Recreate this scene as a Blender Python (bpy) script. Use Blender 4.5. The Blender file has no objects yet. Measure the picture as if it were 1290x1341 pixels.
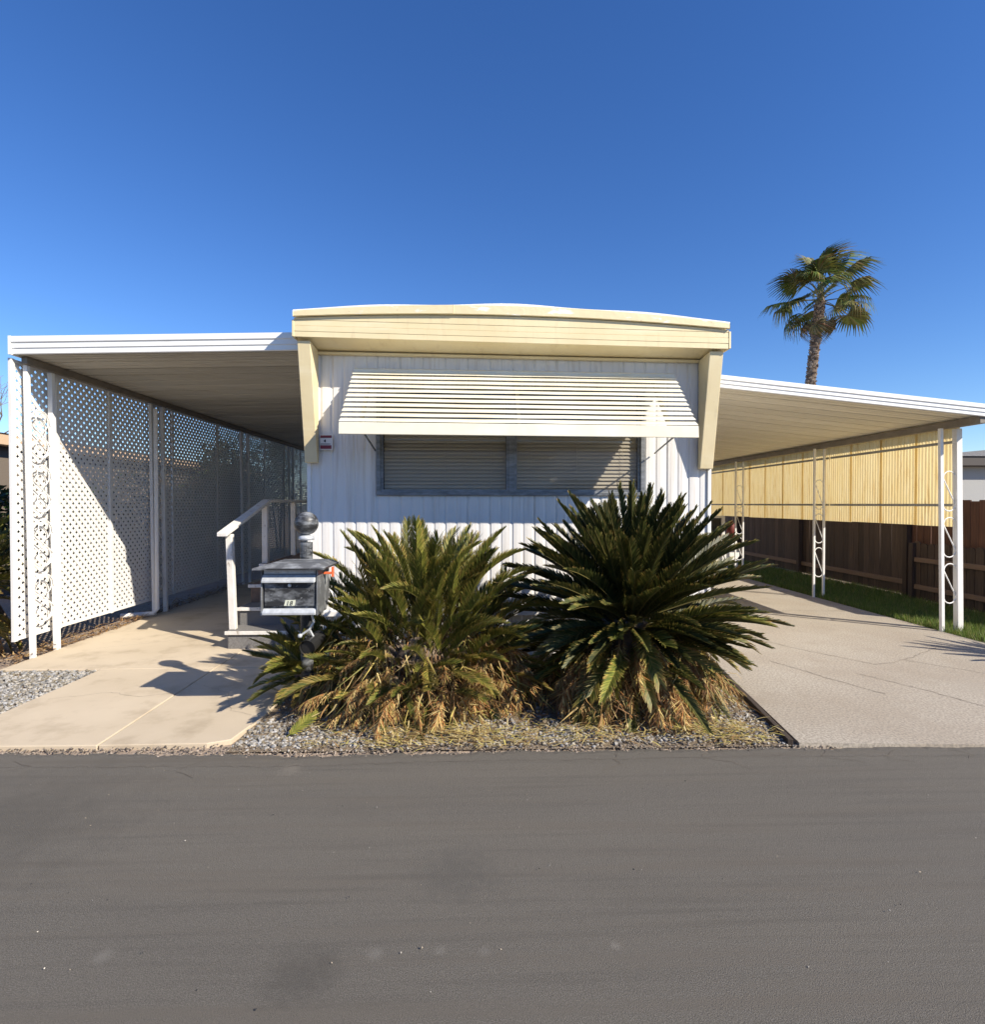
import bpy, math, random
from mathutils import Matrix, Vector
import numpy as np
R = math.radians
random.seed(11); rng = np.random.default_rng(11)
scene = bpy.context.scene
col = scene.collection

# ------------------------------------------------------------------ camera, sky, sun, exposure
cam = bpy.data.cameras.new('camera'); cam_o = bpy.data.objects.new('camera', cam); col.objects.link(cam_o)
cam.sensor_fit = 'HORIZONTAL'; cam.sensor_width = 36; cam.lens = 36 * 720 / 1290
cam.clip_start = .05; cam.clip_end = 2000
cam_o.location = (0, 0, 1.6); cam_o.rotation_euler = (R(90 - .84), 0, R(-1.75))
scene.camera = cam_o

SUN_AZ, SUN_EL = 125.5, 34.2          # azimuth measured clockwise from +Y
to_sun = Vector((math.sin(R(SUN_AZ)) * math.cos(R(SUN_EL)), math.cos(R(SUN_AZ)) * math.cos(R(SUN_EL)), math.sin(R(SUN_EL))))
world = bpy.data.worlds.new('World'); scene.world = world; world.use_nodes = True
nt = world.node_tree
sky = nt.nodes.new('ShaderNodeTexSky'); sky.sky_type = 'NISHITA'; sky.sun_disc = False
sky.sun_elevation = R(SUN_EL); sky.sun_rotation = R(SUN_AZ); sky.altitude = 0
sky.air_density = 1.0; sky.dust_density = 0; sky.ozone_density = 5.0
hs_ = nt.nodes.new('ShaderNodeHueSaturation'); hs_.inputs['Hue'].default_value = .511; hs_.inputs['Saturation'].default_value = 1.19; nt.links.new(sky.outputs[0], hs_.inputs['Color'])
nt.links.new(hs_.outputs[0], nt.nodes['Background'].inputs[0])
nt.nodes['Background'].inputs[1].default_value = .110
sun = bpy.data.lights.new('sun', 'SUN'); sun.energy = 5.0; sun.angle = R(.53); sun.color = (1, .91, .77)
sun_o = bpy.data.objects.new('sun', sun); col.objects.link(sun_o)
sun_o.rotation_euler = (-to_sun).to_track_quat('-Z', 'Y').to_euler(); sun_o.location = (20, -14, 17)
vs = scene.view_settings; vs.view_transform = 'Standard'; vs.look = 'None'; vs.gamma = 1; vs.use_curve_mapping = False
vs.exposure = .65

# ------------------------------------------------------------------ helpers
class MB:
    def __init__(s): s.v = []; s.f = []; s.c = []
    def add(s, vs, fs, c=None):
        n = len(s.v); s.v += [tuple(p) for p in vs]; s.f += [tuple(i + n for i in f) for f in fs]
        if c is not None: s.c += c if isinstance(c, list) else [c] * len(vs)
        return s
    def box(s, x0, x1, y0, y1, z0, z1, M=None):
        vs = [(x, y, z) for z in (z0, z1) for y in (y0, y1) for x in (x0, x1)]
        if M is not None: vs = [M @ Vector(p) for p in vs]
        return s.add(vs, [(0, 2, 3, 1), (4, 5, 7, 6), (0, 1, 5, 4), (2, 6, 7, 3), (0, 4, 6, 2), (1, 3, 7, 5)])
    def hexa(s, p):            # 8 points ordered like box
        return s.add(p, [(0, 2, 3, 1), (4, 5, 7, 6), (0, 1, 5, 4), (2, 6, 7, 3), (0, 4, 6, 2), (1, 3, 7, 5)])
    def prism(s, poly, a, b, axis='x'):   # poly in the two other axes
        n = len(poly)
        def P(u, w, t): return (t, u, w) if axis == 'x' else ((u, t, w) if axis == 'y' else (u, w, t))
        vs = [P(u, w, a) for u, w in poly] + [P(u, w, b) for u, w in poly]
        fs = [tuple(range(n))[::-1], tuple(range(n, 2 * n))] + [(i, (i + 1) % n, n + (i + 1) % n, n + i) for i in range(n)]
        return s.add(vs, fs)
    def tube(s, pts, r, n=8, cap=True):
        pts = [Vector(p) for p in pts]; k = len(pts)
        rr = r if isinstance(r, (list, tuple)) else [r] * k
        up = None; base = len(s.v); vs = []
        for i, p in enumerate(pts):
            t = (pts[min(i + 1, k - 1)] - pts[max(i - 1, 0)]).normalized()
            if up is None:
                up = Vector((0, 0, 1)) if abs(t.z) < .9 else Vector((1, 0, 0))
            a = t.cross(up).normalized(); b = a.cross(t).normalized(); up = b
            for j in range(n):
                q = 2 * math.pi * (j + .5) / n
                vs.append(p + (a * math.cos(q) + b * math.sin(q)) * rr[i])
        fs = [(i * n + j, i * n + (j + 1) % n, (i + 1) * n + (j + 1) % n, (i + 1) * n + j) for i in range(k - 1) for j in range(n)]
        if cap: fs += [tuple(range(n))[::-1], tuple(range((k - 1) * n, k * n))]
        return s.add(vs, fs)
    def lathe(s, prof, c, n=20):
        vs = [(c[0] + r * math.cos(2 * math.pi * j / n), c[1] + r * math.sin(2 * math.pi * j / n), c[2] + z) for r, z in prof for j in range(n)]
        k = len(prof)
        fs = [(i * n + j, i * n + (j + 1) % n, (i + 1) * n + (j + 1) % n, (i + 1) * n + j) for i in range(k - 1) for j in range(n)]
        return s.add(vs, fs)
    def mesh(s, name, m, smooth=False):
        me = bpy.data.meshes.new(name); me.from_pydata(s.v, [], s.f)
        if s.c:
            a = me.color_attributes.new('Col', 'FLOAT_COLOR', 'POINT')
            a.data.foreach_set('color', np.array([(*c, 1) if len(c) == 3 else c for c in s.c], dtype=np.float32).ravel())
        if m is not None: me.materials.append(m)
        if smooth: me.polygons.foreach_set('use_smooth', [True] * len(me.polygons))
        me.update(); return me

WM = {}
def wm(o): return WM.get(o.name, Matrix.Identity(4))
def tag(o, label=None, cat=None, group=None, kind=None):
    if label: o['label'] = label
    if cat: o['category'] = cat
    if group: o['group'] = group
    if kind: o['kind'] = kind
    return o
def thing(name, label, cat, loc=(0, 0, 0), group=None):
    o = bpy.data.objects.new(name, None); o.location = loc; o.empty_display_size = .2; col.objects.link(o)
    WM[o.name] = Matrix.Translation(loc); return tag(o, label, cat, group)
def inst(name, me, parent=None, M=None, **kw):
    o = bpy.data.objects.new(name, me); col.objects.link(o)
    M = M or Matrix.Identity(4); o.matrix_basis = M; WM[o.name] = M
    if parent: o.parent = parent; o.matrix_parent_inverse = wm(parent).inverted()
    return tag(o, **kw)
def part(name, mb, m, parent=None, bev=0, smooth=False, **kw):
    o = inst(name, mb.mesh(name, m, smooth), parent, **kw)
    if bev:
        b = o.modifiers.new('bevel', 'BEVEL'); b.width = bev; b.segments = 2; b.limit_method = 'ANGLE'; b.angle_limit = R(40)
    return o
def dup(root_o, loc, rz=0, **kw):
    r = root_o.copy(); col.objects.link(r); r.location = loc; r.rotation_euler = (0, 0, rz); tag(r, **kw)
    def rec(src, dst):
        for ch in src.children:
            c = ch.copy(); col.objects.link(c); c.parent = dst; rec(ch, c)
    rec(root_o, r); return r

# ------------------------------------------------------------------ materials (procedural, world position based)
def mat(name, base, rough=.6, var=None, dirt=None, bump=None, metal=0, spec=.5, objvar=0, attr=False, trans=0, stretch=(1, 1, 1), grain=None, spots=()):
    """var=(scale, colour2, amount); dirt=(scale, colour, threshold, softness, stretch); bump=(scale, dist)"""
    m = bpy.data.materials.new(name); m.use_nodes = True; t = m.node_tree; N = t.nodes; L = t.links
    p = N['Principled BSDF']; p.inputs['Roughness'].default_value = rough; p.inputs['Metallic'].default_value = metal
    p.inputs['Specular IOR Level'].default_value = spec
    geo = N.new('ShaderNodeNewGeometry')
    def mapped(sx):
        q = N.new('ShaderNodeVectorMath'); q.operation = 'MULTIPLY'; q.inputs[1].default_value = sx
        L.new(geo.outputs['Position'], q.inputs[0]); return q.outputs[0]
    def noise(scale, sx=(1, 1, 1), detail=5, rgh=.6):
        q = N.new('ShaderNodeTexNoise'); q.inputs['Scale'].default_value = scale; q.inputs['Detail'].default_value = detail
        q.inputs['Roughness'].default_value = rgh; L.new(mapped(sx), q.inputs['Vector']); return q.outputs['Fac']
    def ramp(f, a, b, lo=0, hi=1):
        q = N.new('ShaderNodeMapRange'); q.inputs[1].default_value = a; q.inputs[2].default_value = b
        q.inputs[3].default_value = lo; q.inputs[4].default_value = hi; L.new(f, q.inputs[0]); return q.outputs[0]
    def mix(f, a, b, mode='MIX'):
        q = N.new('ShaderNodeMix'); q.data_type = 'RGBA'; q.blend_type = mode
        for i, s in ((0, f), (6, a), (7, b)):
            if hasattr(s, 'links'): L.new(s, q.inputs[i])
            else: q.inputs[i].default_value = s if i == 0 else (*s, 1)
        return q.outputs[2]
    if attr:
        a = N.new('ShaderNodeAttribute'); a.attribute_name = 'Col'; c = a.outputs['Color']
    else:
        c = N.new('ShaderNodeRGB'); c.outputs[0].default_value = (*base, 1); c = c.outputs[0]
    if var: c = mix(ramp(noise(var[0], stretch), .35, .65, 0, var[2]), c, var[1])
    if grain: c = mix(ramp(noise(grain[0], (1, 1, 1), 2, .5), .38, .66, 0, grain[2]), c, grain[1])
    if dirt:
        for d in (dirt if isinstance(dirt, list) else [dirt]):
            c = mix(ramp(noise(d[0], d[4] if len(d) > 4 else (1, 1, 1)), d[2], d[2] + d[3], 0, d[5] if len(d) > 5 else 1), c, d[1])
    for (sx_, sy_, sr_, sc_, sa_) in spots:            # stains with a place and size of their own
        q = N.new('ShaderNodeVectorMath'); q.operation = 'DISTANCE'; q.inputs[1].default_value = (sx_, sy_, -.012); L.new(geo.outputs['Position'], q.inputs[0])
        nz = noise(5 / max(sr_, .05)); ad = N.new('ShaderNodeMath'); ad.operation = 'MULTIPLY_ADD'; ad.inputs[1].default_value = sr_ * 1.6; L.new(nz, ad.inputs[0]); L.new(q.outputs['Value'], ad.inputs[2])
        c = mix(ramp(ad.outputs[0], sr_ * 1.0, sr_ * 1.75, sa_, 0), c, sc_)
    if objvar:
        oi = N.new('ShaderNodeObjectInfo'); v = ramp(oi.outputs['Random'], 0, 1, 1 - objvar, 1 + objvar)
        hs = N.new('ShaderNodeHueSaturation'); L.new(v, hs.inputs['Value']); L.new(c, hs.inputs['Color']); c = hs.outputs[0]
    L.new(c, p.inputs['Base Color'])
    if bump:
        b = N.new('ShaderNodeBump'); b.inputs['Distance'].default_value = bump[1]; b.inputs['Strength'].default_value = 1
        L.new(noise(bump[0], bump[2] if len(bump) > 2 else (1, 1, 1), 6, .65), b.inputs['Height']); L.new(b.outputs[0], p.inputs['Normal'])
    if trans:
        tr = N.new('ShaderNodeBsdfTranslucent'); L.new(c, tr.inputs['Color']); ms = N.new('ShaderNodeMixShader')
        ms.inputs[0].default_value = trans; L.new(p.outputs[0], ms.inputs[1]); L.new(tr.outputs[0], ms.inputs[2])
        L.new(ms.outputs[0], N['Material Output'].inputs['Surface'])
    return m

M = {}
M['asphalt'] = mat('asphalt', (.080, .071, .058), .9, var=(.8, (.106, .093, .073), 1.0), bump=(240, .006), stretch=(.25, 1.8, 1),
                   dirt=[(3.0, (.128, .112, .090), .50, .16, (.12, 3.0, 1), .8), (7, (.066, .059, .049), .50, .3, (.10, 3.0, 1), .4), (.9, (.068, .061, .051), .55, .25, (.5, 1.4, 1), .35), (2.3, (.14, .13, .11), .69, .06, (.5, 1.5, 1), .5), (14, (.17, .16, .145), .73, .05, (1, 1, 1), .6)],
                   grain=(260, (.185, .170, .145), .9),
                   spots=[(-.61, 1.87, .17, (.064, .058, .049), .45), (-.53, 1.91, .10, (.064, .058, .049), .3), (-1.33, 1.98, .045, (.20, .185, .16), .5), (-.36, 1.96, .04, (.20, .185, .16), .5), (-.13, 1.97, .03, (.20, .185, .16), .45),
                          (.03, 1.96, .03, (.19, .175, .15), .4), (.51, 1.97, .025, (.22, .20, .17), .6), (-1.13, 3.35, .10, (.18, .16, .13), .7), (-.08, 2.38, .25, (.092, .085, .073), .6), (-2.4, 2.8, .8, (.090, .081, .067), .7)])
M['dirt'] = mat('dirt', (.36, .275, .20), .95, var=(5, (.24, .185, .14), .9), grain=(70, (.42, .34, .27), .8), bump=(60, .012))
M['soil'] = mat('soil', (.20, .145, .09), .95, var=(6, (.12, .09, .06), .9), grain=(60, (.32, .26, .18), .7), bump=(40, .015))
M['concrete'] = mat('walk_concrete', (.55, .465, .345), .88, var=(1.3, (.47, .39, .28), .8), dirt=[(2.6, (.36, .29, .20), .52, .2, (1, 1, 1), .75), (25, (.3, .24, .17), .68, .05, (1, 1, 1), .5)], bump=(120, .0015), objvar=.05, grain=(160, (.58, .47, .33), .4))
M['drive'] = mat('drive_concrete', (.46, .41, .335), .9, var=(1.1, (.36, .30, .23), .8), dirt=[(2.8, (.30, .255, .20), .57, .14, (1, 1, 1), .6)], grain=(60, (.24, .212, .175), .9), bump=(70, .003), spots=[(4.4, 4.6, .35, (.33, .29, .235), .6), (3.3, 6.2, .5, (.34, .30, .24), .6), (3.9, 8.2, .3, (.22, .195, .165), .6), (5.2, 7.2, .6, (.36, .315, .25), .7)])
M['crack'] = mat('crack', (.12, .10, .08), .95)
M['faint'] = mat('faint_crack', (.25, .215, .175), .95)
M['edging'] = mat('edging', (.05, .035, .025), .8, bump=(40, .004))
M['stone'] = mat('stone', (.5, .49, .45), .8, attr=True)
M['straw'] = mat('straw', (.5, .4, .2), .8, attr=True, trans=.2)
M['grass'] = mat('grass', (.08, .14, .02), .6, attr=True, trans=.3)
M['frond'] = mat('frond', (.04, .07, .02), .5, attr=True, trans=.22, objvar=.35, spec=.35)
M['deadfrond'] = mat('dead_frond', (.3, .2, .08), .8, attr=True, trans=.2, objvar=.35)
M['leaf'] = mat('leaf', (.04, .07, .02), .5, attr=True, trans=.25)
M['bark'] = mat('bark', (.19, .14, .10), .9, var=(14, (.10, .075, .055), .9), bump=(25, .02))
M['siding'] = mat('white_siding', (.76, .75, .73), .42, var=(3, (.70, .68, .65), .7), stretch=(2.5, 2.5, .25), dirt=[(5, (.46, .39, .31), .54, .24, (4, 4, .22), .6), (38, (.42, .35, .28), .74, .04, (1, 1, .6), .5)], bump=(7, .002))
M['white'] = mat('white_paint', (.80, .79, .76), .5, var=(4, (.74, .72, .68), .8), dirt=[(9, (.52, .47, .40), .64, .14, (1, 1, .6), .6)], bump=(30, .001))
M['oldwhite'] = mat('chipped_white_paint', (.74, .72, .67), .65, var=(5, (.62, .58, .52), .8), dirt=[(11, (.30, .25, .19), .62, .06, (1, 1, .5), .85)], bump=(25, .004))
M['lattice'] = mat('lattice_vinyl', (.71, .70, .67), .5, dirt=[(2.5, (.66, .62, .55), .55, .2, (1, 1, .6), .6)])
M['louver'] = mat('louver_enamel', (.78, .755, .64), .5, var=(2, (.72, .67, .50), .9), dirt=[(8, (.48, .44, .37), .66, .1, (.8, 1, 2), .5)])
M['cream'] = mat('cream_paint', (.74, .635, .40), .55, var=(2.2, (.69, .575, .34), .9), dirt=[(6, (.52, .41, .24), .56, .2, (2.4, 1, .35), .5), (2.5, (.80, .72, .52), .56, .16, (.4, 1, 2.5), .6), (30, (.40, .30, .2), .73, .04, (1, 1, 1), .5)], bump=(5, .003))
M['trim'] = mat('peeling_cream_paint', (.74, .635, .40), .55, var=(2.2, (.70, .59, .36), .8), dirt=[(3.2, (.80, .78, .73), .56, .05, (1.2, 1, 4), .9), (24, (.36, .27, .18), .68, .04, (1, 1, 1.5), .7)], bump=(14, .004))
M['roofwhite'] = mat('roof_coating', (.82, .81, .78), .6, bump=(12, .01), dirt=[(6, (.55, .5, .44), .6, .15, (1, 1, 1), .5)])
M['pan'] = mat('roof_pan', (.54, .51, .44), .5, var=(1.6, (.46, .43, .36), .9), stretch=(.3, 2, 1), dirt=[(6, (.28, .24, .18), .60, .14, (.35, 2.2, 1), .6)], objvar=.12)
M['pancream'] = mat('cream_roof_pan', (.74, .69, .57), .5, var=(1.6, (.66, .61, .49), .9), stretch=(.3, 2, 1), dirt=[(6, (.50, .43, .32), .60, .14, (.35, 2.2, 1), .5)], objvar=.05)
M['gutter'] = mat('gutter_white', (.82, .82, .80), .4, dirt=[(6, (.6, .57, .5), .62, .12, (.4, 1, 2), .5)])
M['beam'] = mat('beam_brown', (.22, .19, .15), .6, var=(6, (.15, .125, .10), .8))
M['fiberglass'] = mat('yellow_fiberglass', (.82, .65, .31), .5, var=(5, (.87, .73, .42), .8), stretch=(3, 3, .5), dirt=[(9, (.55, .33, .10), .52, .2, (4, 4, .25), .75), (40, (.5, .32, .12), .62, .1, (1, 1, 1), .5)], trans=.6)
M['greyrail'] = mat('grey_rail', (.34, .33, .30), .55, var=(8, (.25, .24, .22), .7))
M['alu'] = mat('window_aluminium', (.27, .28, .29), .45, metal=.5, var=(14, (.13, .135, .14), .9), stretch=(.6, 1, 2))
M['blind'] = mat('blind_slat', (.58, .50, .41), .5, objvar=.10, trans=.1)
M['dark'] = mat('dark_interior', (.03, .028, .025), .9)
M['fence'] = mat('fence_board', (.085, .058, .044), .85, var=(9, (.048, .033, .026), .9), stretch=(4, 4, .3), bump=(30, .004, (4, 4, .3)), objvar=.3)
M['fencered'] = mat('red_fence_board', (.13, .062, .040), .85, var=(9, (.08, .038, .026), .9), stretch=(4, 4, .3), bump=(30, .004, (4, 4, .3)), objvar=.25)
M['rail'] = mat('fence_rail', (.19, .13, .095), .85, var=(9, (.17, .11, .075), .9), stretch=(4, .5, 4))
M['patina'] = mat('black_metal_patina', (.035, .036, .038), .48, metal=.3, dirt=[(7, (.36, .38, .40), .46, .24, (1, 1, 2.2), .8), (30, (.55, .57, .58), .62, .1, (1, 1, 1), .5)])
M['patina2'] = mat('grey_metal_patina', (.13, .135, .14), .5, metal=.2, dirt=[(8, (.42, .44, .45), .50, .2, (1, 1, 1), .8), (22, (.06, .06, .06), .62, .1, (1, 1, 1), .7)])
M['silver'] = mat('silver_edge', (.62, .65, .67), .4, metal=.25, var=(18, (.40, .42, .44), .8), dirt=[(25, (.12, .12, .12), .66, .08, (1, 1, 1), .7)])
M['black'] = mat('black_plastic', (.02, .02, .02), .4)
M['red'] = mat('red_paint', (.14, .022, .016), .6)
M['orange'] = mat('flag_orange', (.75, .16, .06), .5)
M['carpet'] = mat('grey_carpet', (.13, .125, .12), .95, grain=(140, (.26, .25, .24), .8), bump=(150, .006))
M['tread'] = mat('brown_tread', (.22, .145, .10), .85, var=(10, (.13, .09, .065), .8))
M['tan'] = mat('tan_stucco', (.58, .40, .25), .8, bump=(60, .004))
M['brownwall'] = mat('brown_wall', (.16, .13, .10), .8, bump=(60, .004))
M['greywall'] = mat('grey_wall', (.36, .36, .35), .8, bump=(60, .004))
M['shingle'] = mat('grey_shingle', (.20, .20, .21), .85, bump=(40, .01))
M['darktrim'] = mat('dark_trim', (.06, .05, .045), .7)
M['signw'] = mat('sign_white', (.72, .70, .66), .5)
M['signr'] = mat('sign_red', (.20, .025, .035), .5)
M['plate'] = mat('number_plate', (.62, .64, .52), .5)
# glass: mostly clear, mirror-like at the surface
g = bpy.data.materials.new('window_glass'); g.use_nodes = True; t = g.node_tree
tb = t.nodes.new('ShaderNodeBsdfTransparent'); tb.inputs[0].default_value = (.86, .88, .87, 1)
gl = t.nodes.new('ShaderNodeBsdfGlossy'); gl.inputs['Roughness'].default_value = .02
lw = t.nodes.new('ShaderNodeLayerWeight'); lw.inputs[0].default_value = .5
fr = t.nodes.new('ShaderNodeMapRange'); fr.inputs[1].default_value = 0; fr.inputs[2].default_value = 1; fr.inputs[3].default_value = .075; fr.inputs[4].default_value = .5; t.links.new(lw.outputs['Facing'], fr.inputs[0])
mx = t.nodes.new('ShaderNodeMixShader'); t.links.new(fr.outputs[0], mx.inputs[0]); t.links.new(tb.outputs[0], mx.inputs[1]); t.links.new(gl.outputs[0], mx.inputs[2])
t.links.new(mx.outputs[0], t.nodes['Material Output'].inputs['Surface']); M['glass'] = g

# ------------------------------------------------------------------ ground, road, slabs
def sheet(name, poly, z, m, **kw):
    mb = MB(); mb.add([(x, y, z) for x, y in poly], [tuple(range(len(poly)))]); return part(name, mb, m, **kw)
sheet('ground', [(-400, -300), (400, -300), (400, 600), (-400, 600)], -.035, M['dirt'], kind='structure')
edge = []
key = [(-70, 3.75), (-6, 3.70), (-3.05, 3.645), (-2, 3.60), (-1.08, 3.55), (.38, 3.575), (1.6, 3.57), (3.3, 3.56), (8, 3.53), (70, 3.3)]
for (xa, ya), (xb, yb) in zip(key, key[1:]):
    n = max(2, int(min(abs(xb - xa), 8) / .03))
    for i in range(n):
        u = i / n; x = xa + (xb - xa) * u
        edge.append((x, ya + (yb - ya) * u + .012 * math.sin(x * 7.3) + .008 * math.sin(x * 23 + 1) + random.uniform(-.010, .010)))
mb = MB()
for i, (x, y) in enumerate(edge):
    mb.v += [(x, -5.2, -.012), (x, y - .06, -.012), (x, y, -.022)]
    if i: a = 3 * i; mb.f += [(a - 3, a, a + 1, a - 2), (a - 2, a + 1, a + 2, a - 1)]
part('road', mb, M['asphalt'], kind='structure')
ico_v, ico_f = [], []
ph = (1 + 5 ** .5) / 2
ico_v = np.array([(-1, ph, 0), (1, ph, 0), (-1, -ph, 0), (1, -ph, 0), (0, -1, ph), (0, 1, ph), (0, -1, -ph), (0, 1, -ph), (ph, 0, -1), (ph, 0, 1), (-ph, 0, -1), (-ph, 0, 1)]) / 1.9
ico_f = np.array([(0, 11, 5), (0, 5, 1), (0, 1, 7), (0, 7, 10), (0, 10, 11), (1, 5, 9), (5, 11, 4), (11, 10, 2), (10, 7, 6), (7, 1, 8), (3, 9, 4), (3, 4, 2), (3, 2, 6), (3, 6, 8), (3, 8, 9), (4, 9, 5), (2, 4, 11), (6, 2, 10), (8, 6, 7), (9, 8, 1)])
def stones(name, pts, smin, smax, colfn, label, z=-.03):
    n = len(pts); P = np.array([(x, y, 0) for x, y in pts])
    s = rng.uniform(smin, smax, (n, 1, 1)) * rng.uniform(.6, 1.25, (n, 1, 3)); s[:, :, 2] *= .75
    a = rng.uniform(0, 6.28, n); ca, sa = np.cos(a), np.sin(a)
    V = ico_v[None] * (1 + rng.uniform(-.25, .25, (n, 12, 1))) * s
    X = V[:, :, 0] * ca[:, None] - V[:, :, 1] * sa[:, None]; Y = V[:, :, 0] * sa[:, None] + V[:, :, 1] * ca[:, None]
    V = np.stack([X, Y, V[:, :, 2]], 2) + P[:, None]; V[:, :, 2] += z + s[:, :, 2] * .6 + rng.uniform(0, .012, (n, 1))
    F = (ico_f[None] + 12 * np.arange(n)[:, None, None]).reshape(-1, 3)
    me = bpy.data.meshes.new(name); me.from_pydata(V.reshape(-1, 3).tolist(), [], F.tolist())
    C = np.repeat(np.array([(*colfn(), 1) for _ in range(n)], dtype=np.float32), 12, 0)
    me.color_attributes.new('Col', 'FLOAT_COLOR', 'POINT').data.foreach_set('color', C.ravel()); me.materials.append(M['stone'])
    return inst(name, me, label=label, cat='gravel', kind='stuff')
def greyc():
    v = random.choice([.12, .16, .20, .25, .30, .36]) * random.uniform(.85, 1.15); w = random.uniform(-.005, .055); return (v + w, v + w * .4, v - w * .6)
def crumbc():
    v = random.choice([.07, .10, .16, .24, .30]); return (v * 1.15, v * .95, v * .76)
# centre bed
bed = sheet('planting_bed', [(-1.64, 3.62), (2.16, 3.60), (2.42, 5.86), (-1.62, 5.86), (-1.62, 4.2)], -.022, M['soil'], kind='structure')
pts = []
while len(pts) < 5600:
    x = random.uniform(-1.62, 2.2); y = 3.70 + random.gauss(0, .03) + random.expovariate(1 / .25) if random.random() < .8 else random.uniform(3.6, 4.9)
    if y < 4.95 and not (x < -1.2 and y > 4.6 and random.random() < .6): 
        if x < 2.14 + (y - 3.6) * .12: pts.append((x, y))
stones('bed_gravel', pts, .007, .016, greyc, 'grey and white gravel covering the bed under the two cycads')
pts = [(random.uniform(-4.9, -3.66), random.uniform(3.66, 5.43)) for _ in range(7000)]
stones('patch_gravel', pts, .008, .017, greyc, 'pale grey gravel patch left of the front walkway')
pts = []
for _ in range(3600):
    x = random.uniform(-4.5, 2.4); pts.append((x, 3.585 + random.gauss(.05, .06) + (.06 if x < -1.7 else 0)))
stones('crumbled_edge', [p for p in pts if p[1] > 3.52], .003, .009, crumbc, 'crumbled asphalt and grit along the edge of the road')

pts = [(random.uniform(-3, 3.2), random.uniform(1.2, 3.45)) for _ in range(110)]
stones('road_grit', pts, .0015, .0038, lambda: random.choice([(.55, .5, .42), (.4, .33, .24), (.03, .03, .03), (.3, .28, .25)]), 'scattered pale grit and small pebbles on the road', z=-.013)
def ribbon(pts, w, z, parent, m, name='crack'):
    fine = []
    for (a, b) in zip(pts, pts[1:]):
        n = max(2, int(math.dist(a, b) / .04))
        fine += [(a[0] + (b[0] - a[0]) * i / n + random.uniform(-.012, .012), a[1] + (b[1] - a[1]) * i / n + random.uniform(-.012, .012)) for i in range(n)]
    fine.append(pts[-1]); mb = MB()
    for i, p in enumerate(fine):
        q = fine[min(i + 1, len(fine) - 1)]; o = fine[max(i - 1, 0)]; d = Vector((q[0] - o[0], q[1] - o[1])).normalized(); h = w * random.uniform(.25, .6)
        mb.v += [(p[0] - d.y * h, p[1] + d.x * h, z), (p[0] + d.y * h, p[1] - d.x * h, z)]
        if i: a = 2 * i; mb.f.append((a - 2, a - 1, a + 1, a))
    part(name, mb, m, parent)
road_o = bpy.data.objects['road']
for x0 in (-2.9, -1.7, .9, 1.5, 2.3, 2.75, 3.1):
    y0 = 3.50 + random.uniform(-.02, .02); p = [(x0, y0)]
    for _ in range(random.randint(2, 4)): p.append((p[-1][0] + random.uniform(-.14, .18), p[-1][1] - random.uniform(.02, .08)))
    ribbon(p, .004, -.009, road_o, M['crack'])
ribbon([(-3.2, 3.44), (-2.2, 3.42), (-1.2, 3.39), (-.2, 3.43), (.8, 3.42), (1.9, 3.44), (3.2, 3.40)], .003, -.009, road_o, M['crack'])
# front walkway slabs
wk = tag(bpy.data.objects.new('walkway', None), kind='structure'); col.objects.link(wk)
def slab(poly, parent=wk, m='concrete', z1=0, name='slab'):
    mb = MB(); mb.prism(poly, -.12, z1, 'z'); return part(name, mb, M[m], parent, bev=.006)
slab([(-3.63, 3.715), (-2.515, 3.705), (-2.545, 5.42), (-3.63, 5.42)])
slab([(-2.505, 3.705), (-1.80, 3.715), (-1.665, 3.77), (-1.60, 4.22), (-1.60, 5.42), (-2.535, 5.42)])
slab([(-4.60, 5.428), (-2.545, 5.428), (-2.555, 8.2), (-4.66, 8.2)])
slab([(-2.537, 5.428), (-1.75, 5.428), (-1.75, 8.2), (-2.547, 8.2)])
slab([(-4.66, 8.208), (-1.75, 8.208), (-1.75, 11.6), (-4.66, 11.6)])
slab([(-4.66, 11.608), (-1.75, 11.608), (-1.75, 16.5), (-4.66, 16.5)])
for c in ([(-3.5, 4.6), (-3.1, 4.75), (-2.8, 4.62), (-2.56, 4.7)], [(-2.4, 4.9), (-2.1, 4.7), (-1.9, 4.3), (-1.7, 4.2)], [(-4.2, 6.2), (-3.6, 6.5), (-3.2, 7.3), (-2.6, 7.6)]): ribbon(c, .003, .003, wk, M['faint'])
# driveway
mb = MB(); poly = [(2.17, 3.60), (2.6, 3.575), (3.4, 3.535), (8.5, 3.50), (8.5, 4.6), (6.4, 5.3), (5.86, 6.2), (5.84, 9), (5.80, 16.5), (2.50, 16.5), (2.48, 5.9), (2.34, 4.9)]
mb.prism(poly, -.12, 0, 'z'); dv = part('driveway', mb, M['drive'], kind='structure')
CR = [[(3.25, 6.55), (3.55, 5.95), (3.98, 5.35), (4.22, 5.40), (4.62, 5.62)], [(4.40, 5.48), (4.75, 5.1), (5.02, 4.75)], [(3.60, 5.05), (3.85, 4.62), (4.05, 4.15), (4.2, 3.95)], [(3.0, 5.5), (3.25, 4.9), (3.45, 4.5)], [(2.6, 7.6), (3.6, 7.9), (4.9, 8.1), (5.7, 8.0)], [(4.62, 5.62), (5.2, 6.0), (5.7, 6.0)]]
for c in CR: ribbon(c, .009, .003, dv, M['faint'])
# dark edging board between bed and drive
mb = MB(); mb.prism([(2.10, 3.62), (2.135, 3.61), (2.468, 5.84), (2.432, 5.84)], -.08, .018, 'z')
part('edging_board', mb, M['edging'], bev=.004, label='dark edging strip between the gravel bed and the driveway', cat='edging')
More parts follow.
